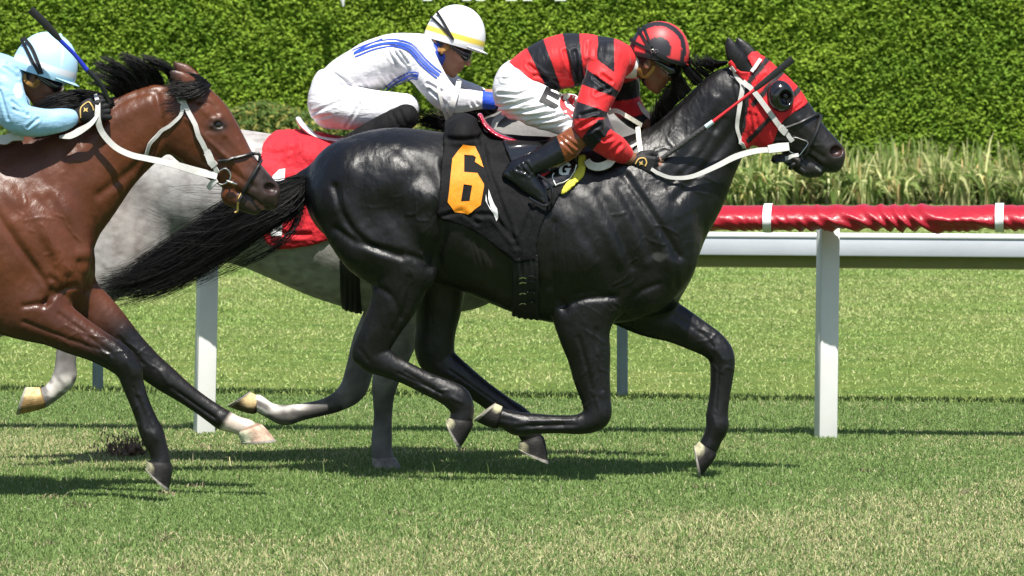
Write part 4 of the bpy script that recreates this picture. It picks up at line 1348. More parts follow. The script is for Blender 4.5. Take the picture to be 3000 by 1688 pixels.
# ------------------------------------------------------------------ riders and tack
M_skin_tan = mat('skin_tan', attr=True, rough=.5, spec=.4, sss=.08, bumps=[(180, .15, .002, (1, 1, 1), 'noise')])
M_silk = mat('racing_silk', attr=True, rough=.5, spec=.35, sheen=.1, var=.04, vscale=20,
             bumps=[(9, .35, .03, (1, .5, 2.2), 'noise'), (24, .16, .006, (2.2, .5, 1), 'noise')])
M_silk_red = mat('red_black_silk', attr=True, rough=.55, spec=.28, sheen=.08, var=.06, vscale=20,
                 bumps=[(9, .5, .035, (1.8, .5, .7), 'noise'), (26, .25, .008, (1.6, .5, .8), 'noise')])
M_breeches = mat('white_breeches', (.80, .79, .82), rough=.5, spec=.35, var=.03, vscale=20,
                 bumps=[(9, .4, .03, (1.0, .6, 2.6), 'noise'), (26, .18, .008, (1, .5, 2.2), 'noise')])
M_boot = mat('polished_boot', attr=True, rough=.24, spec=.5, coat=.2, bumps=[(22, .35, .012, (1, 1, 1), 'noise')])
M_helmet = mat('helmet_cover', attr=True, rough=.45, spec=.4, bumps=[(60, .08, .002, (1, 1, 1), 'noise')])
M_black_web = mat('black_webbing', (.012, .012, .013), rough=.55, spec=.35, bumps=[(400, .3, .001, (1, 1, 1), 'noise')])
M_black_rubber = mat('black_rubber', (.014, .014, .015), rough=.4, spec=.5)
M_gloss_black = mat('glossy_black', (.01, .01, .012), rough=.12, spec=.7, coat=.5)
M_white_web = mat('white_webbing', (.56, .55, .53), rough=.55, spec=.35, var=.10, vscale=35, bumps=[(220, .4, .002, (1, 1, 1), 'noise')])
M_old_rein = mat('worn_white_rein', (.66, .63, .54), rough=.5, spec=.4, var=.16, vscale=25, bumps=[(160, .4, .002, (1, 1, 1), 'noise')])
M_steel = mat('bit_steel', (.62, .60, .56), rough=.22, metal=1)
M_tan = mat('tan_leather', (.42, .22, .06), rough=.5, spec=.4, var=.12, vscale=40)
M_glove = mat('black_glove', attr=True, rough=.6, spec=.3, bumps=[(90, .4, .004, (1, 1, 1), 'noise')])
M_cloth_black = mat('black_cloth', (.0085, .0085, .0095), rough=.75, spec=.15, bumps=[(14, .6, .03, (1, 1, .6), 'noise'), (500, .4, .001, (1, 1, 1), 'noise')])
M_cloth_red = mat('red_cloth', (.58, .022, .035), rough=.7, spec=.25, sheen=.1, var=.08, vscale=15, bumps=[(11, .8, .04, (1, 1, .8), 'noise'), (500, .4, .001, (1, 1, 1), 'noise')])
M_hood = mat('hood_cloth', attr=True, rough=.6, spec=.3, sheen=.15, bumps=[(16, .8, .02, (1.6, 1, .7), 'noise'), (500, .4, .001, (1, 1, 1), 'noise')])
M_orange = mat('orange_number', (.75, .26, .012), rough=.6, spec=.3, var=.14, vscale=40, bumps=[(50, .5, .004, (1, 1, 1), 'noise')])
M_white_print = mat('white_print', (.82, .82, .83), rough=.6, spec=.3)
M_red_print = mat('red_print', (.62, .03, .04), rough=.55, spec=.3)
M_black_print = mat('black_print', (.012, .012, .014), rough=.55, spec=.3)
M_yellow_foam = mat('yellow_foam', (.66, .60, .075), rough=.75, spec=.2, bumps=[(45, .7, .012, (1, 1, 1), 'noise')])
M_gold = mat('gold_thread', (.62, .42, .13), rough=.5, spec=.5)
M_saddle_red = mat('red_saddle', (.50, .018, .05), rough=.25, spec=.6, coat=.4)
M_saddle_white = mat('white_saddle', (.80, .80, .80), rough=.3, spec=.5, coat=.3)

class Head:
    """local frame of a head: origin between the brows, forward f, up u"""
    def __init__(self, B, x, y, pitch, dy=0.0):
        self.o = B.w(x, y, dy)
        p = math.radians(pitch)
        self.f = np.array([math.cos(p), 0, -math.sin(p)])
        self.u = np.array([math.sin(p), 0, math.cos(p)])
        self.p = -p
    def __call__(self, f, u, y=0.0):
        return self.o + self.f * f + self.u * u + np.array([0, y, 0])
    def local(self, V):
        r = V - self.o
        return r @ self.f, r[:, 1], r @ self.u

def add_head(B, H):
    B.ell(H(-.02, .02), (.102, .078, .105), H.p, k=.02)
    B.raw([(H(.035, -.03), .056, 1.12), (H(.048, -.085), .044, 1.1)], k=.02)
    B.raw([(H(-.03, -.075), .040, 1.45), (H(.03, -.128), .024, 1.5), (H(.060, -.138), .019, 1.2)], k=.025)
    B.raw([(H(.070, -.012), .026, 2.0), (H(.064, -.004), .022, 2.2)], k=.012)
    B.raw([(H(.083, -.028), .009, 1), (H(.098, -.052), .0115, 1.1), (H(.104, -.066), .0125, 1.25)], k=.008)
    B.raw([(H(.082, -.092), .0115, 2.2), (H(.080, -.106), .011, 2.0)], k=.006)
    B.ell(H(.088, -.0985), (.012, .022, .0028), H.p, k=.004, sub=True)
    for s in (-1, 1):
        B.ell(H(.081, -.036, s * .032), (.016, .017, .012), H.p, k=.01, sub=True)
        B.ell(H(.060, -.062, s * .045), (.024, .02, .018), H.p, k=.02)
        B.ell(H(-.030, -.048, s * .080), (.019, .010, .031), H.p + .2, k=.008)
        B.ell(H(-.027, -.048, s * .090), (.009, .006, .017), H.p + .2, k=.004, sub=True)

def skin_col(H, base, hair_c=(.02, .015, .012)):
    def fn(V, q):
        f, y, u = H.local(V)
        c = np.tile(np.array(base), (len(V), 1))
        c = c * (1 + .08 * vnoise(V, 60, 9))[:, None]
        c = mixc(c, hair_c, smooth01(-f, .025, .045) * smooth01(u, -.075, -.055))
        c = mixc(c, np.array(base) * np.array([1.0, .6, .6]), np.exp(-(((f - .083) / .012) ** 2 + ((u + .098) / .014) ** 2)) * .7)
        c = mixc(c, hair_c, (np.abs(u + .006) < .006) * (f > .06) * .7)
        return c
    return fn

def make_helmet(H, size, parent, colfn, peak=.045, tilt=0.0, mt=None):
    """hard shell with rim and peak; size (length half, width half, height)"""
    a, b, h = size
    V, F = [], []
    n, m = 40, 16
    for i in range(m + 1):
        t = i / m
        ph = t * math.radians(97)
        for k in range(n):
            w = 2 * math.pi * k / n
            e = .88
            rr = math.sin(min(ph, math.pi / 2)) ** .92 * (1 - max(0, ph - math.pi / 2) * .3)
            zz = h * math.cos(ph) if ph < math.pi / 2 else -(ph - math.pi / 2) * .16
            V.append(H(a * rr * math.cos(w), zz, b * rr * math.sin(w)))
    for i in range(m):
        for k in range(n):
            F.append((i * n + k, i * n + (k + 1) % n, (i + 1) * n + (k + 1) % n, (i + 1) * n + k))
    # inner lip
    o = len(V)
    for k in range(n):
        w = 2 * math.pi * k / n
        V.append(H((a - .012) * math.cos(w), -.012, (b - .012) * math.sin(w)))
    for k in range(n):
        F.append((m * n + k, m * n + (k + 1) % n, o + (k + 1) % n, o + k))
    o2 = len(V)
    for k in range(n):
        w = 2 * math.pi * k / n
        V.append(H((a - .025) * math.cos(w), .03, (b - .025) * math.sin(w)))
    for k in range(n):
        F.append((o + k, o + (k + 1) % n, o2 + (k + 1) % n, o2 + k))
    F.append(tuple(o2 + k for k in range(n)))
    V = np.array(V)
    me = mesh_from('helmet', V, F, True, colfn(V, U(V)))
    bm = bmesh.new(); bm.from_mesh(me)
    bmesh.ops.remove_doubles(bm, verts=bm.verts, dist=.0005)
    bmesh.ops.subdivide_edges(bm, edges=bm.edges, cuts=1, use_grid_fill=True, smooth=.0)
    bmesh.ops.recalc_face_normals(bm, faces=bm.faces); bm.to_mesh(me); bm.free()
    n2 = len(me.vertices)
    co = np.empty(n2 * 3, np.float32); me.vertices.foreach_get('co', co); co = co.reshape(-1, 3).astype(float)
    col = np.ones((n2, 4), np.float32); col[:, :3] = colfn(co, U(co))
    me.color_attributes['Col'].data.foreach_set('color', col.ravel())
    me.set_sharp_from_angle(angle=math.radians(50))
    o = link('helmet', me, mt or M_helmet, parent)
    # peak
    if peak:
        P = []
        for j in range(5):
            t = j / 4
            for k in range(13):
                w = math.radians(-62 + 124 * k / 12)
                ex = peak * t * math.cos(w * 1.25) ** 1.0
                P.append((a * math.cos(w) + ex - .006, -.004 - ex * .32, b * math.sin(w)))
        V2, F2 = [], []
        for (f, u, y) in P: V2.append(H(f, u, y))
        for (f, u, y) in P: V2.append(H(f, u - .004, y))
        q = len(P)
        for j in range(4):
            for k in range(12):
                i0 = j * 13 + k
                F2.append((i0, i0 + 1, i0 + 14, i0 + 13)); F2.append((q + i0, q + i0 + 13, q + i0 + 14, q + i0 + 1))
        for k in range(12):
            F2.append((52 + k, 53 + k, q + 53 + k, q + 52 + k))
        pm = mesh_from('peak', V2, F2, True, np.tile(colfn(np.array([H(a, .01)]), U([H(a, .01)]))[0], (len(V2), 1)))
        link('peak', pm, mt or M_helmet, o)
    bv = BVHTree.FromPolygons([v.co[:] for v in me.vertices], [tuple(p.vertices) for p in me.polygons])
    return o, bv

def make_goggles(H, parent, res=.005, fwd=0.0):
    G = Body(0, res)
    for s in (-1, 1):
        G.ell(H(.076 + fwd, -.034, s * .034), (.030, .042, .031), H.p, k=.012)
    G.raw([(H(.088 + fwd, -.028, -.02), .014, 1), (H(.088 + fwd, -.028, .02), .014, 1)], k=.01)
    G.raw([(H(.06 + fwd, -.032, -.07), .016, .6), (H(.0 + fwd, -.025, -.088), .011, .5)], k=.008)
    G.field()
    V, F = surface_nets(G.D, G.lo, G.h); V = smooth_verts(V, F, 2)
    f, y, u = H.local(V)
    return link('goggles', mesh_from('goggles', V, F, True), M_gloss_black, parent)

def make_glove(B, wrist, ang, dy, parent, size=1.0, tips=None, flip=1):
    """closed fist: palm, four curled fingers, thumb on top. ang: direction of the forearm in the traced plane"""
    o = B.w(*wrist, dy)
    c, s = math.cos(ang), math.sin(ang)
    f = np.array([c, 0, -s]); v = np.array([s, 0, c])
    def L(a, b, w): return o + (f * a + v * b * flip + np.array([0, w, 0])) * size
    G = Body(0, .0036)
    G.raw([(L(-.012, .0, .008), .026 * size, .8), (L(.02, .0, .006), .032 * size, .72)], k=.01)
    for vv in (.024, .008, -.008, -.023):
        G.raw([(L(.012, vv * .8, .006), .016 * size, .9), (L(.068, vv, -.004), .0145 * size, .95)], k=.010)
    for vv, ln, dr in ((.027, 1.0, .004), (.0095, 1.1, .0), (-.0085, 1.04, -.003), (-.0255, .86, -.008)):
        G.raw([(L(.070, vv, -.004), .0125 * size, 1), (L(.098 * (.9 + .1 * ln), vv + dr, .012), .0115 * size, 1), (L(.090, vv + dr, .040 * ln), .0105 * size, 1), (L(.062, vv + dr, .048), .0095 * size, 1)], k=.004)
    G.raw([(L(.018, .030, .012), .0165 * size, 1), (L(.050, .045, .022), .0135 * size, 1), (L(.080, .043, .034), .0115 * size, 1)], k=.006)
    G.field()
    V, F = surface_nets(G.D, G.lo, G.h); V = smooth_verts(V, F, 1)
    r = (V - o) / size
    a = r @ f; b = r @ v * flip; w = r[:, 1]
    col = np.tile(np.array([.012, .012, .013]), (len(V), 1))
    if tips is not None:
        col = mixc(col, tips, smooth01(a, .086, .092) * (w > -.004))
    return link('glove', mesh_from('glove', V, F, True, col), M_glove, parent), L, G, BVHTree.FromPolygons([tuple(x) for x in V], [tuple(x) for x in F])

def garment(B, name, mt, colfn, parent, wr=None, smooth=2):
    B.field()
    V, F = surface_nets(B.D, B.lo, B.h)
    V = smooth_verts(V, F, smooth)
    q = U(V)
    if wr is not None:
        V = V + vnormals(V, F) * wr(V, q)[:, None]
    o = link(name, mesh_from(name, V, F, True, colfn(V, q) if colfn else None), mt, parent)
    B.bvh = BVHTree.FromPolygons([tuple(v) for v in V], [tuple(f) for f in F])
    B.V = V
    return o

def chain_sd(V, rows, B, n=5, s=1.0, dy=0.0):
    """distance of vertices to a chain (for telling sleeve from torso)"""
    R = []
    for r in rows:
        r = list(r)
        if len(r) < 4: r.append(s)
        if len(r) < 5: r.append(dy)
        R.append(r)
    R = spline(R, n)
    best = np.full(len(V), 1e9)
    P = [(B.w(x, y, q), rr * B.m, ss) for x, y, rr, ss, q in R]
    for i in range(len(P) - 1):
        best = np.minimum(best, seg_field((V[:, 0], V[:, 1], V[:, 2]), P[i][0], P[i + 1][0], P[i][1], P[i + 1][1], P[i][2], P[i + 1][2]))
    return best

def folds(amp, lines, width=6, base=.0012, sc=50):
    """wrinkles: traced crease lines pressed in plus soft noise"""
    def fn(V, q):
        a = vnoise(V * np.array([1, .6, 1]), sc, 21) * base + vnoise(V, sc * .4, 22) * base * 1.4
        near = np.ones(len(V))
        for ln in lines:
            d = line_dist(q, ln)
            a = a - amp * np.exp(-(d / width) ** 2) + amp * .6 * np.exp(-((d - width * 1.8) / width) ** 2)
        return a
    return fn

def free_ribbon(mb, B, pts, wpx, th=.004, nrm=(0, -1, .25), n=6, twist=None):
    s = spline(pts, n)
    P = [B.w(x, y, dy) for x, y, dy in s]
    N = []
    for i in range(len(P)):
        v = Vector(nrm)
        if twist: 
            t = Vector(P[min(i + 1, len(P) - 1)]) - Vector(P[max(i - 1, 0)])
            v = Matrix.Rotation(twist[0] + (twist[1] - twist[0]) * i / (len(P) - 1), 3, t.normalized()) @ v
        N.append(v)
    w = wpx * B.m if not hasattr(wpx, '__len__') else list(np.interp(np.linspace(0, 1, len(P)), np.linspace(0, 1, len(wpx)), wpx) * B.m)
    mb.ribbon(P, N, w, th)
    return mb

def free_tube(mb, B, pts, rpx, n=6, sides=8):
    s = spline(pts, n)
    P = [B.w(x, y, dy) for x, y, dy in s]
    r = rpx * B.m if not hasattr(rpx, '__len__') else list(np.interp(np.linspace(0, 1, len(P)), np.linspace(0, 1, len(rpx)), rpx) * B.m)
    mb.tube(P, r, sides)
    return mb

def join_bvh(*objs):
    V, F = [], []
    for o in objs:
        k = len(V)
        V += [v.co[:] for v in o.data.vertices]
        F += [tuple(i + k for i in p.vertices) for p in o.data.polygons]
    return BVHTree.FromPolygons(V, F)

# ======================= rider in red and black =======================
RB = lambda res: Body(24.85, res)
torso_r = [(1312, 208, 58, 1.55), (1345, 182, 62, 1.5), (1400, 158, 68, 1.45), (1460, 150, 66, 1.55), (1525, 148, 56, 1.9), (1560, 152, 44, 1.6)]
near_arm_r = [(1535, 152, 50, 1.0, -.175), (1516, 205, 46, .95, -.225), (1490, 268, 40, .95, -.275), (1480, 306, 38, .95, -.30), (1498, 340, 35, .95, -.265), (1540, 368, 31, .95, -.20), (1566, 386, 25, .95, -.155), (1574, 391, 17, .95, -.15)]
far_arm_r = [(1545, 160, 48, 1.0, .175), (1562, 215, 44, .95, .215), (1575, 260, 38, .95, .22), (1592, 285, 32, .95, .19), (1612, 305, 25, .95, .14)]
near_leg_r = [(1300, 228, 56, 1.1, -.085), (1345, 262, 55, 1.0, -.13), (1400, 287, 46, .95, -.165), (1445, 315, 38, .95, -.19)]
far_leg_r = [(1300, 228, 56, 1.1, .085), (1345, 262, 55, 1.0, .13), (1400, 287, 46, .95, .165), (1445, 315, 38, .95, .19)]
pelvis_r = [(1318, 190, 40, 2.0), (1300, 215, 52, 2.1), (1296, 250, 50, 2.1)]
shin_r = [(1448, 348, 33, .95), (1422, 370, 35, .95), (1380, 395, 34, .9), (1335, 415, 30, .9), (1310, 424, 28, .9)]
foot_r = [(1292, 430, 22, .9), (1318, 450, 30, .85), (1350, 480, 25, .9), (1368, 503, 15, 1.2)]
LEG_DY = -.26
Hr = Head(bk, 1653, 142, 24)
skinr = RB(.006)
for rows in (torso_r, near_arm_r, far_arm_r, near_leg_r, far_leg_r, pelvis_r):
    skinr.chain(rows, k=.02, grow=-.014)
for s_ in (1, -1):
    skinr.chain([(x, y, r, s, s_ * LEG_DY) for x, y, r, s in shin_r], k=.02, grow=-.014)
    skinr.chain([(x, y, r, s, s_ * LEG_DY) for x, y, r, s in foot_r], k=.01, grow=-.012)
skinr.chain([(1575, 396, 17, .9, -.15), (1602, 404, 18, .8, -.135), (1632, 414, 20, .7, -.13)], k=.01)
skinr.chain([(1608, 303, 18, .9, .14), (1625, 313, 18, .9, .12), (1636, 318, 17, .8, .115)], k=.01)
skinr.chain([(1560, 150, 36, 1.1), (1600, 160, 34, 1.0), (1625, 155, 36, 1.0)], k=.03)
add_head(skinr, Hr)
rider_red = finish_body(skinr, 'person', M_skin_tan, skin_col(Hr, (.20, .085, .045)), None, smooth=1)
tag(rider_red, 'person in red and black hooped silks crouching on the black horse', 'person', 'jockeys riding in the race')
SR, SK = np.array([.68, .030, .035]), np.array([.010, .011, .016])
jr = RB(.0042)
jr.chain(torso_r, k=.02); jr.chain(near_arm_r, k=.03, grow=.003); jr.chain(far_arm_r, k=.03, grow=.003)
jr.chain([(1318, 205, 58, 1.6), (1330, 215, 58, 1.6)], k=.02)
def jr_col(V, q):
    x, y = q[:, 0], q[:, 1]
    dt = chain_sd(V, torso_r, jr); dn = chain_sd(V, near_arm_r, jr) ; df = chain_sd(V, far_arm_r, jr)
    xt = x.copy()
    for _ in range(6):
        xt = x - np.clip((1503 - xt) / 181 * .48, 0, .5) * (y - 100)
    idx = np.zeros(len(V), int)
    for b in (1314, 1367, 1418, 1458, 1503, 1545): idx += xt > b
    red = idx % 2 == 0
    def side(a, b): return (b[0] - a[0]) * (y - a[1]) - (b[1] - a[1]) * (x - a[0]) > 0
    cnt = np.zeros(len(V), int)
    cnt += side((1459, 163), (1544, 222)) | (y > 240)
    cnt += (side((1457, 210), (1529, 238)) | (y > 250))
    cnt += side((1457, 257), (1515, 278))
    cnt += (side((1452, 299), (1507, 296))) | (x > 1512) * (y > 300)
    low = (y > 300)
    cnt += (side((1500, 303), (1463, 348)) == False) & low & (x > 1455)
    cnt += (side((1524, 338), (1500, 367)) == False) & low
    redn = cnt % 2 == 0
    isn = (dn < dt + .012) & (V[:, 1] < 24.80) & side((1462, 120), (1548, 185)) | (dn < dt) & (y > 230) & (V[:, 1] < 24.8)
    arc = line_dist(q, [(1500, 140), (1560, 135)])
    redf = ((arc - 30) // 44).astype(int) % 2 == 0
    isf = (df < dt) & (df < dn)
    r = np.where(isn, redn, np.where(isf, redf, red))
    return np.where(r[:, None], SR, SK)
wr_r = folds(.0075, [[(1345, 190), (1400, 200), (1440, 205)], [(1330, 165), (1370, 195), (1395, 215)], [(1420, 130), (1440, 190)], [(1445, 130), (1455, 200)],
                    [(1500, 110), (1495, 140)], [(1480, 110), (1478, 138)], [(1515, 190), (1535, 205)], [(1495, 195), (1530, 222)], [(1500, 235), (1525, 225)],
                    [(1462, 290), (1500, 280)], [(1460, 318), (1495, 300)], [(1470, 335), (1505, 315)], [(1500, 335), (1515, 350)], [(1520, 352), (1538, 345)], [(1540, 385), (1560, 365)]], 5, .0016, 55)
jacket_r = garment(jr, 'jacket', M_silk_red, jr_col, rider_red, wr_r)
col_r = RB(.005)
col_r.chain([(1577, 158, 37, 1.1), (1588, 160, 35, 1.05)], k=.01, grow=.004)
garment(col_r, 'collar', M_white_print, None, rider_red)
br = RB(.0042)
br.chain(pelvis_r, k=.03); br.chain(near_leg_r, k=.03); br.chain(far_leg_r, k=.03)
br.chain([(1283, 160, 8, 3), (1282, 190, 30, 2.6), (1285, 225, 44, 2.2)], k=.03)
br.chain([(1445, 315, 37, .95, -.19), (1444, 336, 27, .9, -.235)], k=.02); br.chain([(1445, 315, 37, .95, .19), (1450, 345, 33, .95, .235)], k=.02)
wr_b = folds(.006, [[(1250, 270), (1300, 262), (1340, 250)], [(1258, 282), (1320, 280), (1370, 270)], [(1270, 290), (1340, 295), (1395, 285)], [(1330, 305), (1380, 300), (1420, 290)], [(1360, 315), (1400, 312), (1440, 300)],
                     [(1255, 235), (1300, 238), (1330, 230)], [(1265, 200), (1300, 195)]], 4, .0014, 60)
breeches_r = garment(br, 'breeches', M_breeches, None, rider_red, wr_b)
decal('lettering_patch', [[(1373, 219), (1412, 237), (1406, 250), (1404, 268), (1395, 274), (1355, 255)]], br.bvh, M_black_print, breeches_r, .0035)
decal('letter', [[(1376, 241), (1406, 257), (1404, 266), (1374, 249)]], br.bvh, M_white_print, breeches_r, .0055)
decal('letter', [[(1385, 227), (1414, 237), (1411, 243), (1384, 231)]], br.bvh, M_white_print, breeches_r, .0055)
decal('lettering_patch', [[(1411, 238), (1425, 234), (1445, 237), (1458, 246), (1454, 306), (1436, 298), (1417, 288), (1405, 271), (1404, 253)]], br.bvh, M_white_print, breeches_r, .0035)
decal('lettering_patch', [[(1413, 241), (1426, 237), (1444, 240), (1456, 248), (1452, 301), (1437, 295), (1419, 285), (1408, 270), (1407, 254)]], br.bvh, M_red_print, breeches_r, .0055)
decal('letter', [[(1458, 250), (1436, 245), (1423, 249), (1418, 259), (1423, 270), (1436, 280), (1453, 288), (1453, 279), (1438, 271), (1430, 262), (1434, 256), (1458, 261)]], br.bvh, M_white_print, breeches_r, .0075)
CUFF = np.array([.20, .060, .022])
for s_ in (1, -1):
    bo = RB(.0042)
    bo.chain([(x, y, r, s, s_ * LEG_DY) for x, y, r, s in shin_r], k=.015)
    bo.chain([(x, y, r, s, s_ * LEG_DY) for x, y, r, s in foot_r], k=.02)
    bo.chain([(1275, 438, 12, 1.4, s_ * LEG_DY), (1320, 472, 11, 1.9, s_ * LEG_DY), (1368, 508, 9, 2.2, s_ * LEG_DY)], k=.006)
    def bo_col(V, q):
        x, y = q[:, 0], q[:, 1]
        c = np.tile(np.array([.006, .007, .010]), (len(V), 1))
        t = (x - 1399) * .82 + (y - 340) * -.30
        return np.where(((t > 0) & (x > 1390))[:, None], CUFF, c)
    bt = garment(bo, 'boot', M_boot, bo_col, rider_red, folds(.004, [[(1322, 412), (1335, 432)], [(1312, 420), (1330, 440)], [(1408, 350), (1440, 380)], [(1415, 345), (1450, 370)], [(1300, 425), (1318, 432)]], 4, .0008))
    if s_ == 1: boot_r = bt
def hr_col(V, q):
    r = np.hypot((q[:, 0] - 1655) / 77, (q[:, 1] - 124) / 75)
    c = np.where(((r > .42) & (r < .77) | (r > .925))[:, None], np.array([.62, .045, .05]), np.array([.02, .02, .026]))
    f, y, u = Hr2.local(V)
    return np.where((u < .004)[:, None], np.array([.02, .02, .024]), c)
Hr2 = Head(bk, 1656, 142, 12)
helmet_r, hbv_r = make_helmet(Hr2, (.138, .114, .158), rider_red, hr_col, peak=.012)
strap('goggle_strap', hbv_r, [(1583, 98), (1605, 112), (1640, 128), (1680, 150), (1722, 163)], 8, bk, M_black_web, helmet_r, off=.004, th=.004)
strap('goggle_strap', hbv_r, [(1605, 70), (1618, 95), (1632, 118), (1645, 134)], 7, bk, M_black_web, helmet_r, off=.004, th=.004)
strap('goggle_strap', hbv_r, [(1620, 66), (1628, 90), (1640, 118)], 6, bk, M_black_web, helmet_r, off=.005, th=.004)
mb = MB()
for x0 in (1636, 1646):
    pts = [(x0, 126), (x0 + 7, 124), (x0 + 9, 131), (x0 + 2, 134), (x0, 126)]
    P = []
    for p in pts:
        h = hit(hbv_r, *p); P.append((h[0] + Vector((0, -.009, 0))) if h[0] else Vector(bk.w(*p, -.12)))
    mb.tube(P, .0014, 6)
mb.build('buckle', M_steel, helmet_r)
make_goggles(Hr, rider_red)
mb = MB()
strap('chin_strap', skinr.bvh, [(1606, 172), (1612, 185), (1622, 192), (1636, 180), (1645, 165)], 9, bk, M_tan, rider_red, off=.004, th=.004)
strap('chin_strap', skinr.bvh, [(1622, 190), (1618, 205), (1622, 216)], 8, bk, M_black_web, rider_red, off=.004, th=.004)
g_, L_, G_, gb_ = make_glove(bk, (1598, 405), math.atan2(14, 50), -.15, rider_red, 1.12, tips=(.42, .21, .15))
strap('glove_trim', gb_, [(1598, 412), (1606, 400), (1620, 398), (1626, 408), (1622, 418)], 3, bk, M_gold, g_, off=.003, th=.002)
decal('glove_emblem', [[(1607, 406), (1612, 408), (1616, 404), (1615, 411), (1618, 415), (1612, 413), (1608, 416), (1609, 411)]], gb_, M_gold, g_, .003, maxlen=5)
make_glove(bk, (1612, 308), math.atan2(10, 22), .125, rider_red, .9, tips=(.42, .21, .15))

# ---- tack of the black horse
bk2 = Body(24.85, .0075); bk2.ops = list(bk.ops)
bk2.ell(bk.w(1163, 345), (.078, .19, .092), 0, k=.05)
bk2.ell(bk.w(1290, 385), (.20, .19, .06), .1, k=.04)
lo_, hi_ = bk.bounds()
bk2.field(np.array([bk.w(1060, 0)[0], lo_[1], bk.w(0, 840)[2]]), np.array([bk.w(1520, 0)[0], hi_[1], bk.w(0, 240)[2]]))
cloth6 = [(1117, 310), (1121, 290), (1140, 283), (1190, 281), (1206, 287), (1215, 335), (1260, 340), (1345, 345), (1450, 345), (1462, 400), (1455, 440), (1440, 470), (1404, 492), (1385, 530), (1368, 552), (1352, 600), (1350, 655),
          (1297, 657), (1267, 637), (1220, 600), (1164, 567), (1110, 550), (1101, 540), (1105, 480), (1112, 400), (1118, 340)]
cloth_wr = folds(.006, [[(1210, 340), (1225, 420), (1262, 520), (1300, 620)], [(1190, 540), (1240, 540), (1290, 600)], [(1340, 520), (1310, 600), (1305, 650)], [(1125, 350), (1165, 352), (1205, 348)], [(1110, 545), (1160, 530), (1200, 560)]], 6, .002, 40)
cloth_b, cbv = shell(bk2, .016, cloth6, -.22, 'saddle_cloth', M_cloth_black, None, None, wr=cloth_wr)
tag(cloth_b, 'black saddle cloth with an orange number six on the black horse', 'saddle cloth')
six = [(1164, 363.5), (1194, 368.5), (1205.6, 390), (1215.6, 422), (1194, 408.5), (1197, 397), (1190, 392), (1167, 390), (1167, 433.5), (1200, 436), (1217, 463.5), (1217, 470), (1209, 516), (1177, 539), (1144, 534), (1125.6, 509), (1129, 483), (1137, 400)]
six_hole = [(1165.6, 464), (1187, 467), (1180.6, 506), (1159, 507)]
decal('number', [six, six_hole], cbv, M_orange, cloth_b, .004, maxlen=9)
decal('emblem', [[(1229, 476), (1236, 496), (1243, 513), (1250, 525), (1254, 546), (1247, 557), (1243, 540), (1234, 522), (1228, 500)]], cbv, M_white_print, cloth_b, .004, maxlen=8)
decal('emblem', [[(1222, 489), (1226, 512), (1241, 536), (1232, 526), (1221, 505)]], cbv, M_white_print, cloth_b, .004, maxlen=8)
girth_b, gbv = shell(bk, .015, [(1291, 650), (1352, 640), (1358, 810), (1288, 805)], -.22, 'girth', M_black_web, None, None, wr=lambda V, q: .003 * np.sin(q[:, 0] * .42))
tag(girth_b, 'black elastic girth round the belly of the black horse', 'girth')
for yy in (694, 706, 733, 758):
    strap('buckle', gbv, [(1306, yy + 6), (1314, yy + 3), (1322, yy + 5)], 3, bk, M_steel, girth_b, off=.004, th=.003)
    strap('buckle', gbv, [(1330, yy), (1338, yy), (1346, yy + 4)], 3, bk, M_black_rubber, girth_b, off=.006, th=.006)
# saddle
sad = RB(.006)
sad.chain([(1207, 291, 7, 8), (1222, 318, 8, 8.5), (1255, 342, 9, 9), (1300, 354, 9, 9), (1350, 358, 9, 8), (1410, 350, 10, 6), (1450, 338, 12, 3)], k=.01)
def sad_col(V, q): return None
saddle_b = garment(sad, 'saddle', M_saddle_red, None, None)
tag(saddle_b, 'small red racing saddle with black flaps under the rider in red and black', 'saddle')
fl, flbv = shell(bk2, .028, [(1262, 352), (1345, 356), (1400, 352), (1452, 372), (1452, 400), (1450, 416), (1436, 446), (1402, 466), (1392, 470), (1370, 480), (1340, 460), (1320, 430), (1290, 420)], -.24, 'flap', M_gloss_black, saddle_b, None, both=True)
pad, pbv = shell(bk2, .022, [(1455, 392), (1474, 390), (1470, 428), (1467, 440), (1459, 452), (1444, 467), (1425, 484), (1408, 492), (1414, 476), (1432, 448), (1450, 424)], -.24, 'pad', M_yellow_foam, saddle_b, None,
                 wr=lambda V, q: .004 * vnoise(V, 70, 4))
strap('piping', flbv, [(1393, 436), (1389, 445), (1394, 459), (1397, 465)], 2.4, bk, M_white_print, fl, off=.003, th=.002)
strap('piping', flbv, [(1450, 414), (1442, 436), (1424, 453), (1396, 466)], 2.4, bk, M_white_print, fl, off=.003, th=.002)
gl = [(1436, 417), (1431, 411), (1421, 410), (1411, 416), (1405, 428), (1406, 438), (1413, 442), (1424, 442), (1429, 440), (1433, 430), (1436, 424), (1421, 424), (1420, 429), (1425, 430), (1423, 435), (1416, 436), (1413, 432), (1414, 424), (1419, 417), (1426, 416), (1429, 420)]
decal('letter', [gl], flbv, M_white_print, fl, .004, maxlen=6)
mb = MB()
sy = LEG_DY
free_tube(mb, bk, [(1352, 440, sy - .03), (1372, 452, sy - .05), (1388, 475, sy - .06), (1388, 500, sy - .06), (1378, 516, sy - .055), (1360, 515, sy - .05), (1330, 497, sy - .05)], 3.2)
free_tube(mb, bk, [(1352, 440, sy + .03), (1372, 452, sy + .05), (1388, 475, sy + .06), (1388, 500, sy + .06), (1378, 516, sy + .055), (1378, 516, sy - .055)], 3.2)
mb.build('stirrup', M_gloss_black, saddle_b)
mb = MB()
free_ribbon(mb, bk, [(1356, 442, sy - .01), (1366, 434, sy + .01), (1382, 422, sy + .03), (1400, 400, sy + .06)], 18, .008)
mb.build('stirrup_leather', M_red_print, saddle_b)

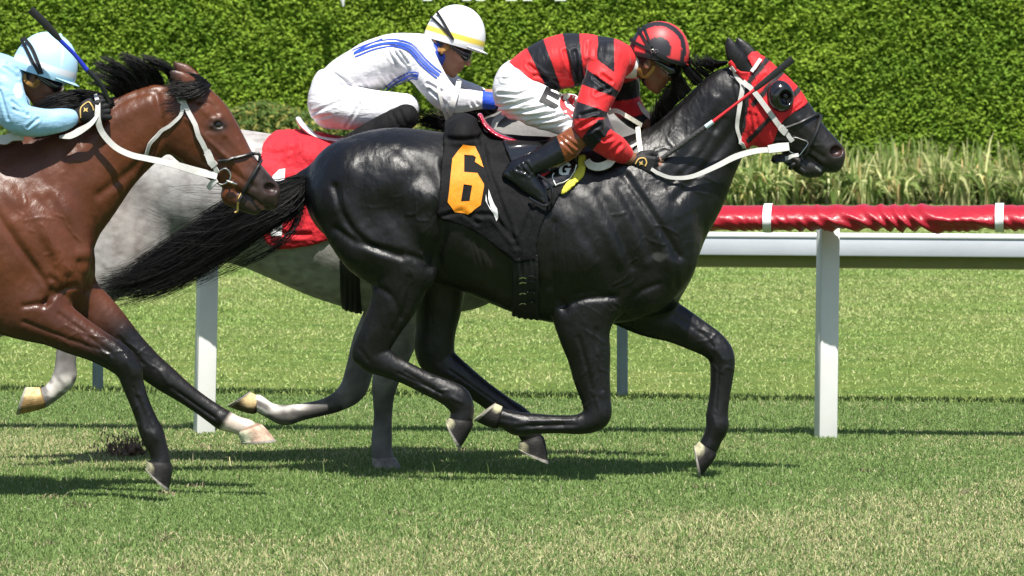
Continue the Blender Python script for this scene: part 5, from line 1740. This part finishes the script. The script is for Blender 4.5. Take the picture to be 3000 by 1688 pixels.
# hood, blinker cup and bridle of the black horse
hood_poly = [(1829, 161), (1838, 150), (1848, 161), (1852, 172), (1862, 180), (1887, 181), (1892, 172), (1886, 158), (1880, 146), (1892, 130), (1912, 128), (1935, 140), (1952, 160), (1975, 185), (2010, 220), (2034, 258), (1983, 293), (1971, 303), (1957, 324), (1944, 363), (1900, 385), (1868, 368), (1864, 359), (1868, 327), (1875, 260), (1882, 230), (1872, 205), (1850, 183)]
def hood_col(V, q):
    c = np.tile(np.array([.58, .018, .024]), (len(V), 1))
    d = np.full(len(V), 99.)
    for ln, w in (([(1932, 146), (1912, 172), (1888, 200), (1882, 212)], 6.5), ([(1966, 180), (1945, 205), (1915, 240), (1895, 262)], 7), ([(2010, 222), (1990, 248)], 7), ([(1945, 292), (1925, 309), (1905, 331), (1882, 354)], 6.5)):
        d = np.minimum(d, line_dist(q, ln) - w)
    c = np.where((d < 0)[:, None], np.array([.018, .017, .02]), c)
    edge = line_dist(q, [(1886, 214), (1880, 250), (1872, 300), (1869, 330)])
    return np.where((edge < 4.5)[:, None], np.array([.016, .016, .018]), c)
hood, hdbv = shell(bk, .010, hood_poly, -.07, 'blinker_hood', M_hood, None, hood_col, smooth=3,
                   wr=folds(.004, [[(1885, 285), (1892, 330)], [(1900, 290), (1905, 320)], [(1925, 190), (1905, 215)], [(1990, 285), (2015, 262)]], 4, .001, 70))
tag(hood, 'red and black striped blinker hood on the black horse', 'blinker hood')
hcup = hit(hdbv, 1950, 250)[0]
cup = Body(0, .0042)
cc = np.array([bk.w(1960, 242)[0], hcup.y + .008, bk.w(1960, 242)[2]])
cup.ell(cc, (.060, .045, .072), .25, k=.004)
cup.ell(cc + np.array([.006, -.012, .002]), (.050, .040, .056), .25, k=.003, sub=True)
cup.ell(cc + np.array([-.001, .03, 0]), (.070, .012, .080), .25, k=.004)
cup.field()
Vc, Fc = surface_nets(cup.D, cup.lo, cup.h); Vc = smooth_verts(Vc, Fc, 2)
# close the dome over the rear of the eye, leaving the front open
cup2 = Body(0, .0042)
cup2.ell(cc, (.061, .052, .073), .25, k=.004)
cup2.ell(cc + np.array([.028, -.050, -.005]), (.034, .040, .036), .2, k=.006, sub=True)
cup2.field()
V2c, F2c = surface_nets(cup2.D, cup2.lo, cup2.h); V2c = smooth_verts(V2c, F2c, 2)
link('blinker_cup', mesh_from('blinker_cup', V2c, F2c, True), M_gloss_black, hood)
bmx = bmesh.new(); bmesh.ops.create_uvsphere(bmx, u_segments=16, v_segments=10, radius=.013)
bmesh.ops.translate(bmx, vec=Vector(cc) + Vector((.020, -.030, .0)), verts=bmx.verts)
mex = bpy.data.meshes.new('eye_guard'); bmx.to_mesh(mex); bmx.free(); mex.polygons.foreach_set('use_smooth', np.full(len(mex.polygons), True))
link('eye_guard', mex, M_eye, hood)

bridle = empty('bridle', tuple(bk.w(1930, 300)))
tag(bridle, 'white webbing bridle with black noseband on the black horse', 'bridle')
hb = join_bvh(black_horse, hood)
strap('throatlatch', hb, [(1838, 170), (1853, 194), (1867, 212), (1866, 236), (1860, 261), (1854, 294), (1853, 326), (1860, 350), (1872, 370)], [4, 10, 12, 12, 11, 10, 9, 8], bk, M_white_web, bridle, off=.006)
strap('cheek_strap', hb, [(1869, 207), (1893, 227), (1927, 271), (1960, 317), (1966, 323)], 13, bk, M_white_web, bridle, off=.012, th=.006)
strap('buckle_keeper', hb, [(1962, 318), (1974, 332)], 17, bk, M_white_web, bridle, off=.018, th=.010)
strap('cheek_strap', hb, [(1972, 330), (1984, 344), (1993, 354)], 11, bk, M_white_web, bridle, off=.014, th=.008)
strap('browband', hb, [(1911, 152), (1900, 167), (1890, 182)], 9, bk, M_white_web, bridle, off=.010)
strap('browband', hb, [(1840, 166), (1850, 180)], 6, bk, M_white_web, bridle, off=.006)
def strap_tube(name, bvh, pts, rpx, B, mt, parent, off=.008):
    P = []
    last = None
    for x, y in spline(pts, 6):
        h = hit(bvh, x, y)
        if h[0] is not None:
            n = h[1] if h[1].y < 0 else -h[1]
            last = h[0].y
            P.append(h[0] + n * off)
        else:
            P.append(Vector(W(x, y, (last or B.d) + .0)))
    ys = [p.y for p in P]
    for i in range(1, len(P) - 1): P[i].y = (ys[i - 1] + ys[i] + ys[i + 1]) / 3
    return MB().tube(P, rpx * B.m, 8).build(name, mt, parent)
strap_tube('noseband', hb, [(1968, 322), (1990, 316), (2015, 307), (2043, 293), (2058, 287)], 4.0, bk, M_black_rubber, bridle)
strap_tube('noseband', hb, [(2058, 287), (2058, 303), (2050, 332), (2040, 358), (2026, 384), (2014, 404)], 4.2, bk, M_black_rubber, bridle, off=.012)
ringp = [(1988, 352), (1999, 346), (2016, 351), (2032, 359), (2022, 376), (2008, 392), (1994, 386), (1984, 379), (1981, 365), (1988, 352)]
ry_ = hit(hb, 2005, 368)[0].y - bk.d - .015
mb = MB(); free_tube(mb, bk, [(x, y, ry_) for x, y in ringp], 1.7, n=3)
mb.build('bit_ring', M_steel, bridle)
mb = MB(); free_ribbon(mb, bk, [(2008, 390, ry_), (1994, 392, ry_), (1980, 398, ry_ + .01), (1962, 402, ry_ + .03)], [9, 9, 10, 12], .006)
mb.build('chin_strap', M_white_web, bridle)
mb = MB(); free_ribbon(mb, bk, [(1990, 402, ry_ + .02), (1970, 398, ry_ + .02), (1948, 400, ry_ + .04), (1956, 406, ry_ + .06)], [16, 20, 20, 14], .012)
for p_ in ([(2000, 412), (1990, 418), (1987, 424)], [(2012, 422), (2022, 432), (2024, 437)]):
    free_tube(mb, bk, [(p_[0][0], p_[0][1], ry_ + .04), (p_[1][0], p_[1][1], ry_ + .04), (p_[2][0], p_[2][1], ry_ + .05)], 6)
mb.build('curb_strap', M_black_rubber, bridle)
reins = empty('reins', tuple(bk.w(1750, 440)))
tag(reins, 'long white reins from the black horse bit to its rider hands', 'reins')
mb = MB()
free_ribbon(mb, bk, [(1638, 425, -.17), (1656, 436, -.18), (1690, 447, -.17), (1740, 444, -.16), (1800, 419, -.14), (1850, 394, -.115), (1900, 380, -.10), (1945, 376, ry_ + .0), (1984, 370, ry_)], [8, 9, 9, 11, 13, 15, 14, 13, 14], .005, twist=(.3, 0))
mb.build('rein', M_white_web, reins)
mb = MB(); free_ribbon(mb, bk, [(1932, 376, ry_ - .008), (1958, 372, ry_ - .01), (1984, 369, ry_ - .008)], [20, 23, 20], .012)
mb.build('rein_loop', M_white_web, reins)
mb = MB(); free_ribbon(mb, bk, [(1529, 284, -.05), (1550, 279, -.06), (1580, 295, -.05), (1613, 315, .02)], 11, .006)
mb.build('rein', M_old_rein, reins)
mb = MB(); free_ribbon(mb, bk, [(1522, 285, -.06), (1528, 310, -.07), (1540, 335, -.08), (1556, 360, -.1), (1566, 385, -.1)], [8, 14, 14, 9, 8], .005)
mb.build('rein', M_white_web, reins)
mb = MB(); free_ribbon(mb, bk, [(1604, 320, .0), (1606, 345, -.06), (1610, 375, -.11), (1614, 398, -.14)], 12, .006)
mb.build('rein', M_old_rein, reins)
mb = MB(); free_ribbon(mb, bk, [(1476, 404, -.2), (1486, 416, -.215), (1506, 420, -.22), (1530, 412, -.21), (1546, 396, -.19)], [16, 20, 20, 20, 14], .012)
mb.build('rein_loop', M_old_rein, reins)
mb = MB(); free_ribbon(mb, bk, [(1580, 372, -.14), (1600, 362, -.1), (1618, 348, -.02)], 6, .004)
mb.build('rein', M_white_web, reins)
mb = MB(); free_ribbon(mb, bk, [(1605, 258, .1), (1620, 280, .08), (1640, 296, .06), (1650, 290, .06)], [6, 12, 12, 14], .01)
mb.build('rein', M_white_web, reins)

def whip(B, name, pieces, label, group='riding whips'):
    e = empty(name, tuple(B.w(pieces[0][1][0][0], pieces[0][1][0][1], pieces[0][1][0][2])))
    tag(e, label, 'riding whip', group)
    for nm, pts, r, mt, fl in pieces:
        mb = MB()
        P = [B.w(x, y, dy) for x, y, dy in spline(pts, 4)]
        R = list(np.interp(np.linspace(0, 1, len(P)), np.linspace(0, 1, len(r)), r) * B.m)
        mb.tube(P, R, 10, ry=[q * fl for q in R])
        mb.build(nm, mt, e)
    return e
M_grip = mat('whip_grip', (.05, .05, .052), rough=.6, bumps=[(120, .6, .003, (1, 1, 1), 'voronoi')])
M_blue = mat('blue_wrap', (.012, .025, .42), rough=.45)
M_paleblue = mat('pale_collar', (.55, .68, .74), rough=.4)
whip(bk, 'riding_whip', [('grip', [(1640, 415, -.13), (1680, 388, -.15), (1775, 319, -.19)], [5.5, 6, 7], M_grip, 1),
                         ('collar', [(1774, 320, -.19), (1793, 306, -.195)], [6.5, 6], M_paleblue, 1),
                         ('shaft', [(1792, 307, -.195), (1845, 266, -.2), (1897, 226, -.205)], [4.5, 3.4, 4.5], M_red_print, 1),
                         ('flap', [(1895, 228, -.205), (1905, 220, -.207), (1950, 184, -.21), (1994, 148, -.215)], [4.5, 6.5, 9, 9.5], M_black_rubber, .3)],
     'red shafted riding whip with black flap held by the rider in red and black')

# ======================= rider in white =======================
WB = lambda res: Body(25.6, res)
torso_w = [(838, 222, 52, 1.55), (880, 192, 57, 1.55), (930, 168, 62, 1.5), (985, 150, 64, 1.6), (1035, 138, 54, 1.9), (1065, 128, 42, 1.6)]
near_arm_w = [(1045, 140, 46, 1.0, -.17), (1068, 178, 41, .95, -.205), (1098, 220, 36, .95, -.225), (1124, 246, 33, .95, -.225), (1160, 253, 27, .95, -.19), (1205, 252, 22, .95, -.14), (1236, 254, 20, .95, -.125)]
far_arm_w = [(1055, 150, 46, 1.0, .17), (1092, 185, 38, .95, .205), (1125, 212, 33, .95, .22), (1150, 225, 28, .95, .2), (1205, 240, 21, .95, .13)]
near_leg_w = [(838, 262, 60, 1.1, -.085), (890, 272, 54, 1.0, -.13), (960, 275, 45, .95, -.17), (1018, 272, 36, .95, -.2)]
far_leg_w = [(x, y, r, s, -q) for x, y, r, s, q in near_leg_w]
pelvis_w = [(828, 205, 34, 2.2), (832, 235, 48, 2.1), (836, 268, 56, 2.0)]
shin_w = [(1022, 288, 31, .95), (985, 312, 32, .95), (930, 340, 30, .9), (890, 360, 26, .9)]
foot_w = [(872, 372, 22, .9), (900, 395, 26, .85), (930, 425, 22, .9), (945, 445, 14, 1.2)]
Hw = Head(gy, 1142, 104, 26)
skinw = WB(.006)
for rows in (torso_w, near_arm_w, far_arm_w, near_leg_w, far_leg_w, pelvis_w):
    skinw.chain(rows, k=.02, grow=-.014)
for s_ in (1, -1):
    skinw.chain([(x, y, r, s, s_ * -.24) for x, y, r, s in shin_w], k=.02, grow=-.014)
    skinw.chain([(x, y, r, s, s_ * -.24) for x, y, r, s in foot_w], k=.01, grow=-.012)
    skinw.chain([(1200, 252 - (12 if s_ < 0 else 0), 15, .9, -.14 * s_), (1240, 254 - (12 if s_ < 0 else 0), 17, .8, -.12 * s_), (1262, 258, 18, .7, -.12 * s_)], k=.01)
skinw.chain([(1060, 128, 34, 1.1), (1092, 122, 33, 1.0), (1112, 118, 36, 1.0)], k=.03)
add_head(skinw, Hw)
rider_white = finish_body(skinw, 'person', M_skin_tan, skin_col(Hw, (.42, .20, .125)), None, smooth=1)
tag(rider_white, 'person in white silks with blue stripes crouching on the grey horse', 'person', 'jockeys riding in the race')
jw = WB(.0042)
jw.chain(torso_w, k=.02); jw.chain(near_arm_w, k=.03, grow=.003); jw.chain(far_arm_w, k=.03, grow=.003)
BL = np.array([.03, .085, .56])
band_w = [(890, 136), (935, 118), (973, 110), (999, 110), (1029, 118), (1045, 132), (1063, 154), (1084, 174), (1104, 190)]
band_w2 = [(968, 231), (985, 216), (1003, 203), (1035, 190), (1052, 192)]
def jw_col(V, q):
    x, y = q[:, 0], q[:, 1]
    c = np.tile(np.array([.76, .745, .78]), (len(V), 1))
    m = np.zeros(len(V), bool)
    m |= (x > 1213) & (y > 225)
    c = np.where(m[:, None], BL, c)
    seam = line_dist(q, [(880, 212), (940, 180), (1000, 160)])
    return np.where((seam < 1.2)[:, None], c * .8, c)
wr_w = folds(.006, [[(975, 130), (1000, 165), (1025, 185)], [(990, 128), (1015, 160), (1030, 178)], [(1005, 132), (1025, 160)], [(955, 195), (975, 225)], [(985, 190), (1000, 215)], [(915, 205), (925, 228)],
                     [(840, 185), (870, 205), (885, 222)], [(1075, 210), (1110, 230)], [(1080, 225), (1120, 262)], [(1190, 240), (1200, 262)], [(1180, 238), (1186, 265)], [(1085, 105), (1100, 122)]], 4, .0014, 60)
jacket_w = garment(jw, 'jacket', M_silk, jw_col, rider_white, wr_w)
jacket_w_bvh = jw.bvh
M_blue_tape = mat('blue_tape', tuple(BL), rough=.5)
def offset_line(pl, d):
    p = spline(pl, 4); t = np.gradient(p, axis=0); t /= np.linalg.norm(t, axis=1, keepdims=True)
    return p + np.stack([-t[:, 1], t[:, 0]], 1) * d
for ln, w_ in ((band_w, 9), (offset_line(band_w, 8.6), 3.8), (offset_line(band_w, -8.6), 3.8), (band_w2, 8), (offset_line(band_w2, 8), 3.2), (offset_line(band_w2, -8), 3.2),
               ([(892, 133), (925, 114), (962, 99)], 5), ([(1004, 240), (1025, 232), (1046, 224)], 6)):
    strap('stripe', jacket_w_bvh, ln, w_, gy, M_blue_tape, jacket_w, off=.0035, th=.0015, n=3)
cw = WB(.005)
cw.chain([(1076, 132, 43, 1.1), (1090, 132, 42, 1.05)], k=.01, grow=.003)
garment(cw, 'collar', mat('blue_collar', tuple(BL), rough=.5), None, rider_white)
bw = WB(.0042)
bw.chain(pelvis_w, k=.03); bw.chain(near_leg_w, k=.03); bw.chain(far_leg_w, k=.03)
bw.chain([(806, 190, 8, 3), (808, 215, 24, 2.6), (815, 250, 40, 2.2)], k=.03)
def bw_none(V, q): return None
wr_bw = folds(.0035, [[(785, 285), (840, 262), (880, 245)], [(790, 300), (830, 290)], [(870, 318), (890, 290), (905, 262)], [(960, 315), (975, 290)], [(820, 200), (860, 215), (885, 230)]], 4, .001, 55)
breeches_w = garment(bw, 'breeches', M_breeches, None, rider_white, wr_bw)
for s_ in (1, -1):
    bo = WB(.006)
    bo.chain([(x, y, r, s, s_ * -.24) for x, y, r, s in [(1020, 293, 31, .97)] + shin_w[1:]], k=.015, grow=.004)
    bo.chain([(x, y, r, s, s_ * -.24) for x, y, r, s in foot_w], k=.02)
    garment(bo, 'boot', M_cloth_black, None, rider_white, folds(.003, [[(985, 285), (1000, 315)], [(1005, 280), (1020, 310)]], 4, .001))
Hw2 = Head(gy, 1142, 103, 16.5)
def hw_col(V, q):
    f, y, u = Hw2.local(V)
    c = np.tile(np.array([.80, .80, .82]), (len(V), 1))
    c = np.where(((u > .014) & (u < .034))[:, None], np.array([.80, .62, .10]), c)
    return np.where((np.abs(f - .055 - y * 0) < .0016)[:, None] & (u > .034)[:, None], c * .75, c)
helmet_w, hbv_w = make_helmet(Hw2, (.142, .116, .168), rider_white, hw_col, peak=.03)
strap('goggle_strap', hbv_w, [(1084, 42), (1105, 62), (1124, 82), (1138, 98)], 6, gy, M_black_web, helmet_w, off=.004, th=.004)
strap('goggle_strap', hbv_w, [(1099, 30), (1115, 55), (1130, 82), (1140, 100)], 6, gy, M_black_web, helmet_w, off=.004, th=.004)
strap('goggle_strap', skinw.bvh, [(1134, 96), (1146, 112), (1152, 120)], 9, gy, M_black_web, helmet_w, off=.012, th=.006)
make_goggles(Hw, rider_white)
strap('chin_strap', skinw.bvh, [(1090, 95), (1094, 112), (1104, 124), (1118, 124), (1132, 112), (1140, 102)], 9, gy, M_tan, rider_white, off=.005, th=.004)
strap('chin_strap', skinw.bvh, [(1104, 126), (1106, 132), (1112, 130)], 9, gy, M_tan, rider_white, off=.005, th=.004)
strap('chin_strap', skinw.bvh, [(1110, 132), (1104, 148), (1104, 162), (1112, 172)], 9, gy, M_black_web, rider_white, off=.005, th=.004)
make_glove(gy, (1236, 256), math.atan2(4, 40), -.125, rider_white, .95)
make_glove(gy, (1238, 244), math.atan2(4, 40), .12, rider_white, .95)
# tack of the grey horse
gy2 = Body(25.6, .0085); gy2.ops = list(gy.ops)
gy2.ell(gy.w(760, 385), (.17, .21, .085), -.06, k=.05)
lo_, hi_ = gy.bounds()
gy2.field(np.array([gy.w(600, 0)[0], lo_[1], gy.w(0, 720)[2]]), np.array([gy.w(1080, 0)[0], hi_[1], gy.w(0, 260)[2]]))
cloth1, c1bv = shell(gy2, .016, [(655, 410), (660, 362), (672, 343), (690, 329), (712, 322), (800, 322), (900, 338), (1000, 350), (1010, 520), (900, 575), (800, 612), (782, 617), (740, 624), (700, 627), (668, 613), (655, 580), (645, 540), (650, 470)], -.2, 'saddle_cloth', M_cloth_red, None, None,
                     wr=folds(.006, [[(665, 382), (700, 388), (745, 372)], [(735, 330), (742, 360), (730, 400)], [(660, 560), (720, 590), (780, 590)]], 6, .002, 40))
tag(cloth1, 'red saddle cloth with a white number one on the grey horse', 'saddle cloth')
decal('number', [[(686, 442), (702, 427), (717, 425), (712, 500), (709, 594), (681, 592), (687, 500), (690, 470), (680, 466)]], c1bv, M_white_print, cloth1, .004, maxlen=9)
girth_w, _ = shell(gy, .014, [(856, 640), (905, 640), (906, 800), (857, 800)], -.2, 'girth', M_black_web, None, None, wr=lambda V, q: .003 * np.sin(q[:, 0] * .5))
tag(girth_w, 'black girth under the belly of the grey horse', 'girth')
sw = WB(.006)
sw.chain([(750, 300, 7, 8), (762, 318, 8, 8.5), (790, 340, 8, 9), (825, 350, 8, 9), (870, 354, 9, 8), (940, 346, 9, 6), (980, 335, 12, 3)], k=.01)
saddle_w = garment(sw, 'saddle', M_saddle_white, None, None)
tag(saddle_w, 'white racing saddle under the rider in white silks', 'saddle')
reins_w = empty('reins', tuple(gy.w(1124, 290)))
tag(reins_w, 'white reins with a raised buckle hanging over the arm of the rider in white', 'reins')
mb = MB()
free_ribbon(mb, gy, [(1112, 182, -.20), (1102, 200, -.27), (1106, 240, -.30), (1116, 275, -.28), (1125, 303, -.22)], [9, 7, 8, 9, 8], .006)
mb.build('rein', M_white_web, reins_w)
mb = MB()
free_ribbon(mb, gy, [(1154, 206, -.20), (1150, 225, -.26), (1140, 255, -.29), (1134, 280, -.27), (1128, 305, -.2)], [13, 13, 15, 14, 12], .006)
mb.build('rein', M_white_web, reins_w)
mb = MB()
free_tube(mb, gy, [(1148, 205, -.2), (1150, 200, -.2), (1161, 204, -.2), (1160, 210, -.2), (1149, 206, -.2)], 1.5, n=2)
mb.build('buckle', M_steel, reins_w)
mb = MB()
free_ribbon(mb, gy, [(1262, 262, -.13), (1300, 262, -.12), (1250, 300, -.1), (1240, 330, -.09)], [10, 12, 16, 14], .006)
mb.build('rein', M_white_web, reins_w)

# ======================= rider in pale blue =======================
BB = lambda res: Body(23.85, res)
torso_b = [(-265, 250, 58, 1.55), (-215, 225, 64, 1.5), (-140, 200, 70, 1.5), (-70, 190, 68, 1.6), (-5, 188, 56, 1.9), (28, 188, 42, 1.6)]
near_arm_b = [(0, 195, 50, 1.0, -.175), (16, 240, 47, .95, -.21), (30, 280, 42, .95, -.225), (58, 303, 38, .95, -.22), (110, 308, 32, .95, -.19), (155, 302, 27, .95, -.16), (178, 297, 21, .95, -.145), (184, 296, 14, .95, -.14)]
far_arm_b = [(x + 6, y + 4, r, s, -q) for x, y, r, s, q in near_arm_b]
near_leg_b = [(-270, 280, 60, 1.1, -.085), (-220, 300, 56, 1.0, -.13), (-150, 318, 48, .95, -.17), (-95, 335, 38, .95, -.2)]
far_leg_b = [(x, y, r, s, -q) for x, y, r, s, q in near_leg_b]
pelvis_b = [(-285, 235, 40, 2.0), (-280, 270, 56, 2.0)]
shin_b = [(-95, 350, 35, .95), (-130, 385, 35, .9), (-190, 430, 29, .9)]
foot_b = [(-215, 440, 22, .9), (-190, 465, 28, .85), (-160, 500, 22, .9), (-150, 515, 14, 1.2)]
Hb = Head(by, 111, 181, 26)
skinb = BB(.006)
for rows in (torso_b, near_arm_b, far_arm_b, near_leg_b, far_leg_b, pelvis_b):
    skinb.chain(rows, k=.02, grow=-.014)
for s_ in (1, -1):
    skinb.chain([(x, y, r, s, s_ * -.28) for x, y, r, s in shin_b], k=.02, grow=-.014)
    skinb.chain([(x, y, r, s, s_ * -.28) for x, y, r, s in foot_b], k=.01, grow=-.012)
    skinb.chain([(185, 295, 17, .9, -.14 * s_), (212, 287, 19, .8, -.125 * s_), (240, 276, 20, .7, -.12 * s_)], k=.01)
skinb.chain([(25, 190, 36, 1.1), (58, 196, 34, 1.0), (80, 192, 36, 1.0)], k=.03)
add_head(skinb, Hb)
rider_blue = finish_body(skinb, 'person', M_skin_tan, skin_col(Hb, (.20, .085, .045)), None, smooth=1)
tag(rider_blue, 'person in pale blue silks bent low over the neck of the bay horse', 'person', 'jockeys riding in the race')
jb = BB(.0045)
jb.chain(torso_b, k=.02); jb.chain(near_arm_b, k=.03, grow=.003); jb.chain(far_arm_b, k=.03, grow=.003)
def jb_col(V, q):
    c = np.tile(np.array([.31, .54, .76]), (len(V), 1))
    c = np.where(((np.hypot((q[:, 0] - 47) / 13, (q[:, 1] - 228) / 20) < 1) & (V[:, 1] < 23.8))[:, None], np.array([.62, .66, .74]), c)
    return c
garment(jb, 'jacket', M_silk, jb_col, rider_blue, folds(.0045, [[(20, 160), (40, 175)], [(10, 170), (45, 195)], [(30, 255), (60, 280)], [(35, 275), (70, 290)], [(70, 320), (95, 300)], [(0, 230), (20, 300)]], 4, .0014, 55))
bb = BB(.007)
bb.chain(pelvis_b, k=.03); bb.chain(near_leg_b, k=.03); bb.chain(far_leg_b, k=.03)
garment(bb, 'breeches', M_breeches, None, rider_blue, None)
arm_shade = BB(.007)  # black form under the arm, stands in for shade below the silks
arm_shade.chain([(-60, 262, 40, 1.6), (0, 268, 34, 1.6), (30, 258, 26, 1.4)], k=.02)
garment(arm_shade, 'underarm_shade', M_black_web, None, rider_blue, None)
for s_ in (1, -1):
    bo = BB(.007)
    bo.chain([(x, y, r, s, s_ * -.28) for x, y, r, s in shin_b], k=.015)
    bo.chain([(x, y, r, s, s_ * -.28) for x, y, r, s in foot_b], k=.02)
    garment(bo, 'boot', M_boot, lambda V, q: np.tile(np.array([.006, .007, .010]), (len(V), 1)), rider_blue, None)
Hb2 = Head(by, 110, 180, 18)
def hb_col(V, q):
    f, y, u = Hb2.local(V)
    c = np.tile(np.array([.42, .66, .83]), (len(V), 1))
    c = np.where(((u > .012) & (u < .034))[:, None], np.array([.66, .70, .76]), c)
    return np.where((np.abs(f - .06 + (u - .1) * .25) < .0015)[:, None] & (u > .034)[:, None], np.array([.6, .75, .85]), c)
helmet_b, hbv_b = make_helmet(Hb2, (.142, .118, .172), rider_blue, hb_col, peak=.03)
strap('goggle_strap', hbv_b, [(53, 97), (68, 125), (84, 158), (100, 186)], 8, by, M_black_web, helmet_b, off=.004, th=.004)
strap('goggle_strap', hbv_b, [(60, 94), (80, 120), (94, 152), (106, 186)], 8, by, M_black_web, helmet_b, off=.004, th=.004)
bmx = bmesh.new(); bmesh.ops.create_uvsphere(bmx, u_segments=12, v_segments=8, radius=.010)
bmesh.ops.translate(bmx, vec=Vector(Hb2(.02, .168)), verts=bmx.verts)
mex = bpy.data.meshes.new('button'); bmx.to_mesh(mex); bmx.free(); link('button', mex, mat('pale_blue_button', (.42, .66, .83), rough=.5), helmet_b)
make_goggles(Hb, rider_blue)
strap('chin_strap', skinb.bvh, [(58, 188), (66, 202), (80, 212), (92, 204), (104, 196)], 9, by, M_tan, rider_blue, off=.005, th=.004)
strap('chin_strap', skinb.bvh, [(64, 186), (68, 206), (84, 218), (100, 208)], 5, by, M_tan, rider_blue, off=.006, th=.004)
g_, L_, G_, gb_ = make_glove(by, (204, 288), math.atan2(-14, 60), -.145, rider_blue, 1.16)
strap('glove_trim', gb_, [(203, 296), (204, 272), (222, 258), (232, 266), (236, 278)], 3, by, M_gold, g_, off=.003, th=.002)
decal('glove_emblem', [[(211, 270), (216, 274), (222, 271), (219, 277), (221, 282), (215, 279), (210, 282), (212, 276)]], gb_, M_gold, g_, .003, maxlen=5)
make_glove(by, (205, 292), math.atan2(-16, 60), .13, rider_blue, 1.0)
bridle_b = empty('bridle', tuple(by.w(470, 330)))
tag(bridle_b, 'white webbing bridle with black noseband on the bay horse', 'bridle')
B_ = by.bvh
strap('browband', B_, [(445, 232), (470, 222), (500, 212), (524, 210)], 11, by, M_white_web, bridle_b, off=.008, th=.006)
strap('cheek_strap', B_, [(449, 235), (456, 250), (465, 262)], [16, 20, 14], by, M_white_web, bridle_b, off=.012, th=.008)
strap('cheek_strap', B_, [(463, 258), (485, 305), (510, 360), (522, 390)], 12, by, M_white_web, bridle_b, off=.010, th=.006)
strap('cheek_strap', B_, [(518, 380), (530, 403), (541, 416)], 19, by, M_white_web, bridle_b, off=.014, th=.010)
strap('cheek_strap', B_, [(535, 408), (543, 422), (549, 432)], 11, by, M_white_web, bridle_b, off=.012, th=.008)
strap('throatlatch', B_, [(460, 265), (456, 290), (432, 313), (400, 334), (378, 357), (368, 378), (364, 394)], 9, by, M_white_web, bridle_b, off=.008, th=.006)
strap_tube('noseband', B_, [(549, 404), (580, 400), (615, 392), (645, 386), (655, 392)], 4.2, by, M_black_rubber, bridle_b)
strap_tube('noseband', B_, [(655, 392), (650, 412), (640, 432), (625, 458), (610, 490), (600, 506)], 4.2, by, M_black_rubber, bridle_b, off=.014)
ry2 = hit(B_, 560, 440)[0].y - by.d - .014
mb = MB(); free_tube(mb, by, [(x, y, ry2) for x, y in [(552, 430), (566, 424), (577, 432), (580, 446), (573, 457), (560, 464), (550, 462)]], 2.2, n=4)
free_tube(mb, by, [(570, 455, ry2), (585, 460, ry2), (596, 464, ry2)], [3, 4, 2])
mb.build('bit_ring', M_steel, bridle_b)
mb = MB(); free_ribbon(mb, by, [(546, 454, ry2), (534, 462, ry2 + .01), (524, 474, ry2 + .03)], [10, 16, 12], .01)
mb.build('chin_strap', M_white_web, bridle_b)
mb = MB(); free_tube(mb, by, [(608, 487, ry2 + .03), (602, 500, ry2 + .02), (598, 515, ry2 + .03), (597, 530, ry2 + .04), (590, 535, ry2 + .04)], [3.5, 4, 2.5, 3, 2])
mb.build('tongue_tie', M_gold, bridle_b)
reins_b = empty('reins', tuple(by.w(300, 380)))
tag(reins_b, 'white reins curving from the bay horse bit to the black glove', 'reins')
mb = MB()
free_ribbon(mb, by, [(240, 238, -.12), (246, 260, -.16), (246, 300, -.17), (258, 335, -.155), (290, 370, -.145), (330, 390, -.14), (370, 399, -.135), (430, 412, -.125), (500, 432, ry2 - .005), (546, 443, ry2)], [8, 12, 15, 15, 15, 15, 15, 17, 19, 18], .005)
mb.build('rein', M_white_web, reins_b)
mb = MB()
free_ribbon(mb, by, [(246, 290, -.17), (228, 312, -.18), (200, 330, -.18), (176, 342, -.18), (150, 345, -.17)], [8, 12, 18, 16, 6], .008)
mb.build('rein', M_white_web, reins_b)
mb = MB(); free_ribbon(mb, by, [(60, 345, -.19), (30, 345, -.2), (12, 352, -.2), (-10, 350, -.2)], [16, 20, 24, 20], .015)
mb.build('rein', M_white_web, reins_b)
whip(by, 'riding_whip', [('grip', [(275, 262, -.13), (254, 214, -.16), (219, 176, -.185)], [6, 6.5, 6], M_black_rubber, 1),
                         ('shaft', [(219, 177, -.185), (188, 138, -.2), (152, 102, -.215)], [6, 5, 5.5], M_blue, 1),
                         ('flap', [(153, 103, -.215), (136, 84, -.22), (108, 54, -.23), (76, 24, -.24)], [5, 9, 10.5, 10], M_black_rubber, .3)],
     'blue shafted riding whip with black flap held by the rider in pale blue')
# ------------------------------------------------------------------ put each top-level mesh's origin at its base
bpy.context.view_layer.update()
for o in list(scene.objects):
    if o.type == 'MESH' and o.parent is None and o.get('kind') is None and o.location.length == 0:
        co = np.empty(len(o.data.vertices) * 3, np.float32); o.data.vertices.foreach_get('co', co); co = co.reshape(-1, 3)
        lo, hi = co.min(0), co.max(0)
        c = Vector(((lo[0] + hi[0]) / 2, (lo[1] + hi[1]) / 2, lo[2]))
        o.data.transform(Matrix.Translation(-c))
        o.location = c
        for ch in o.children:
            ch.matrix_parent_inverse = Matrix.Translation(-c)
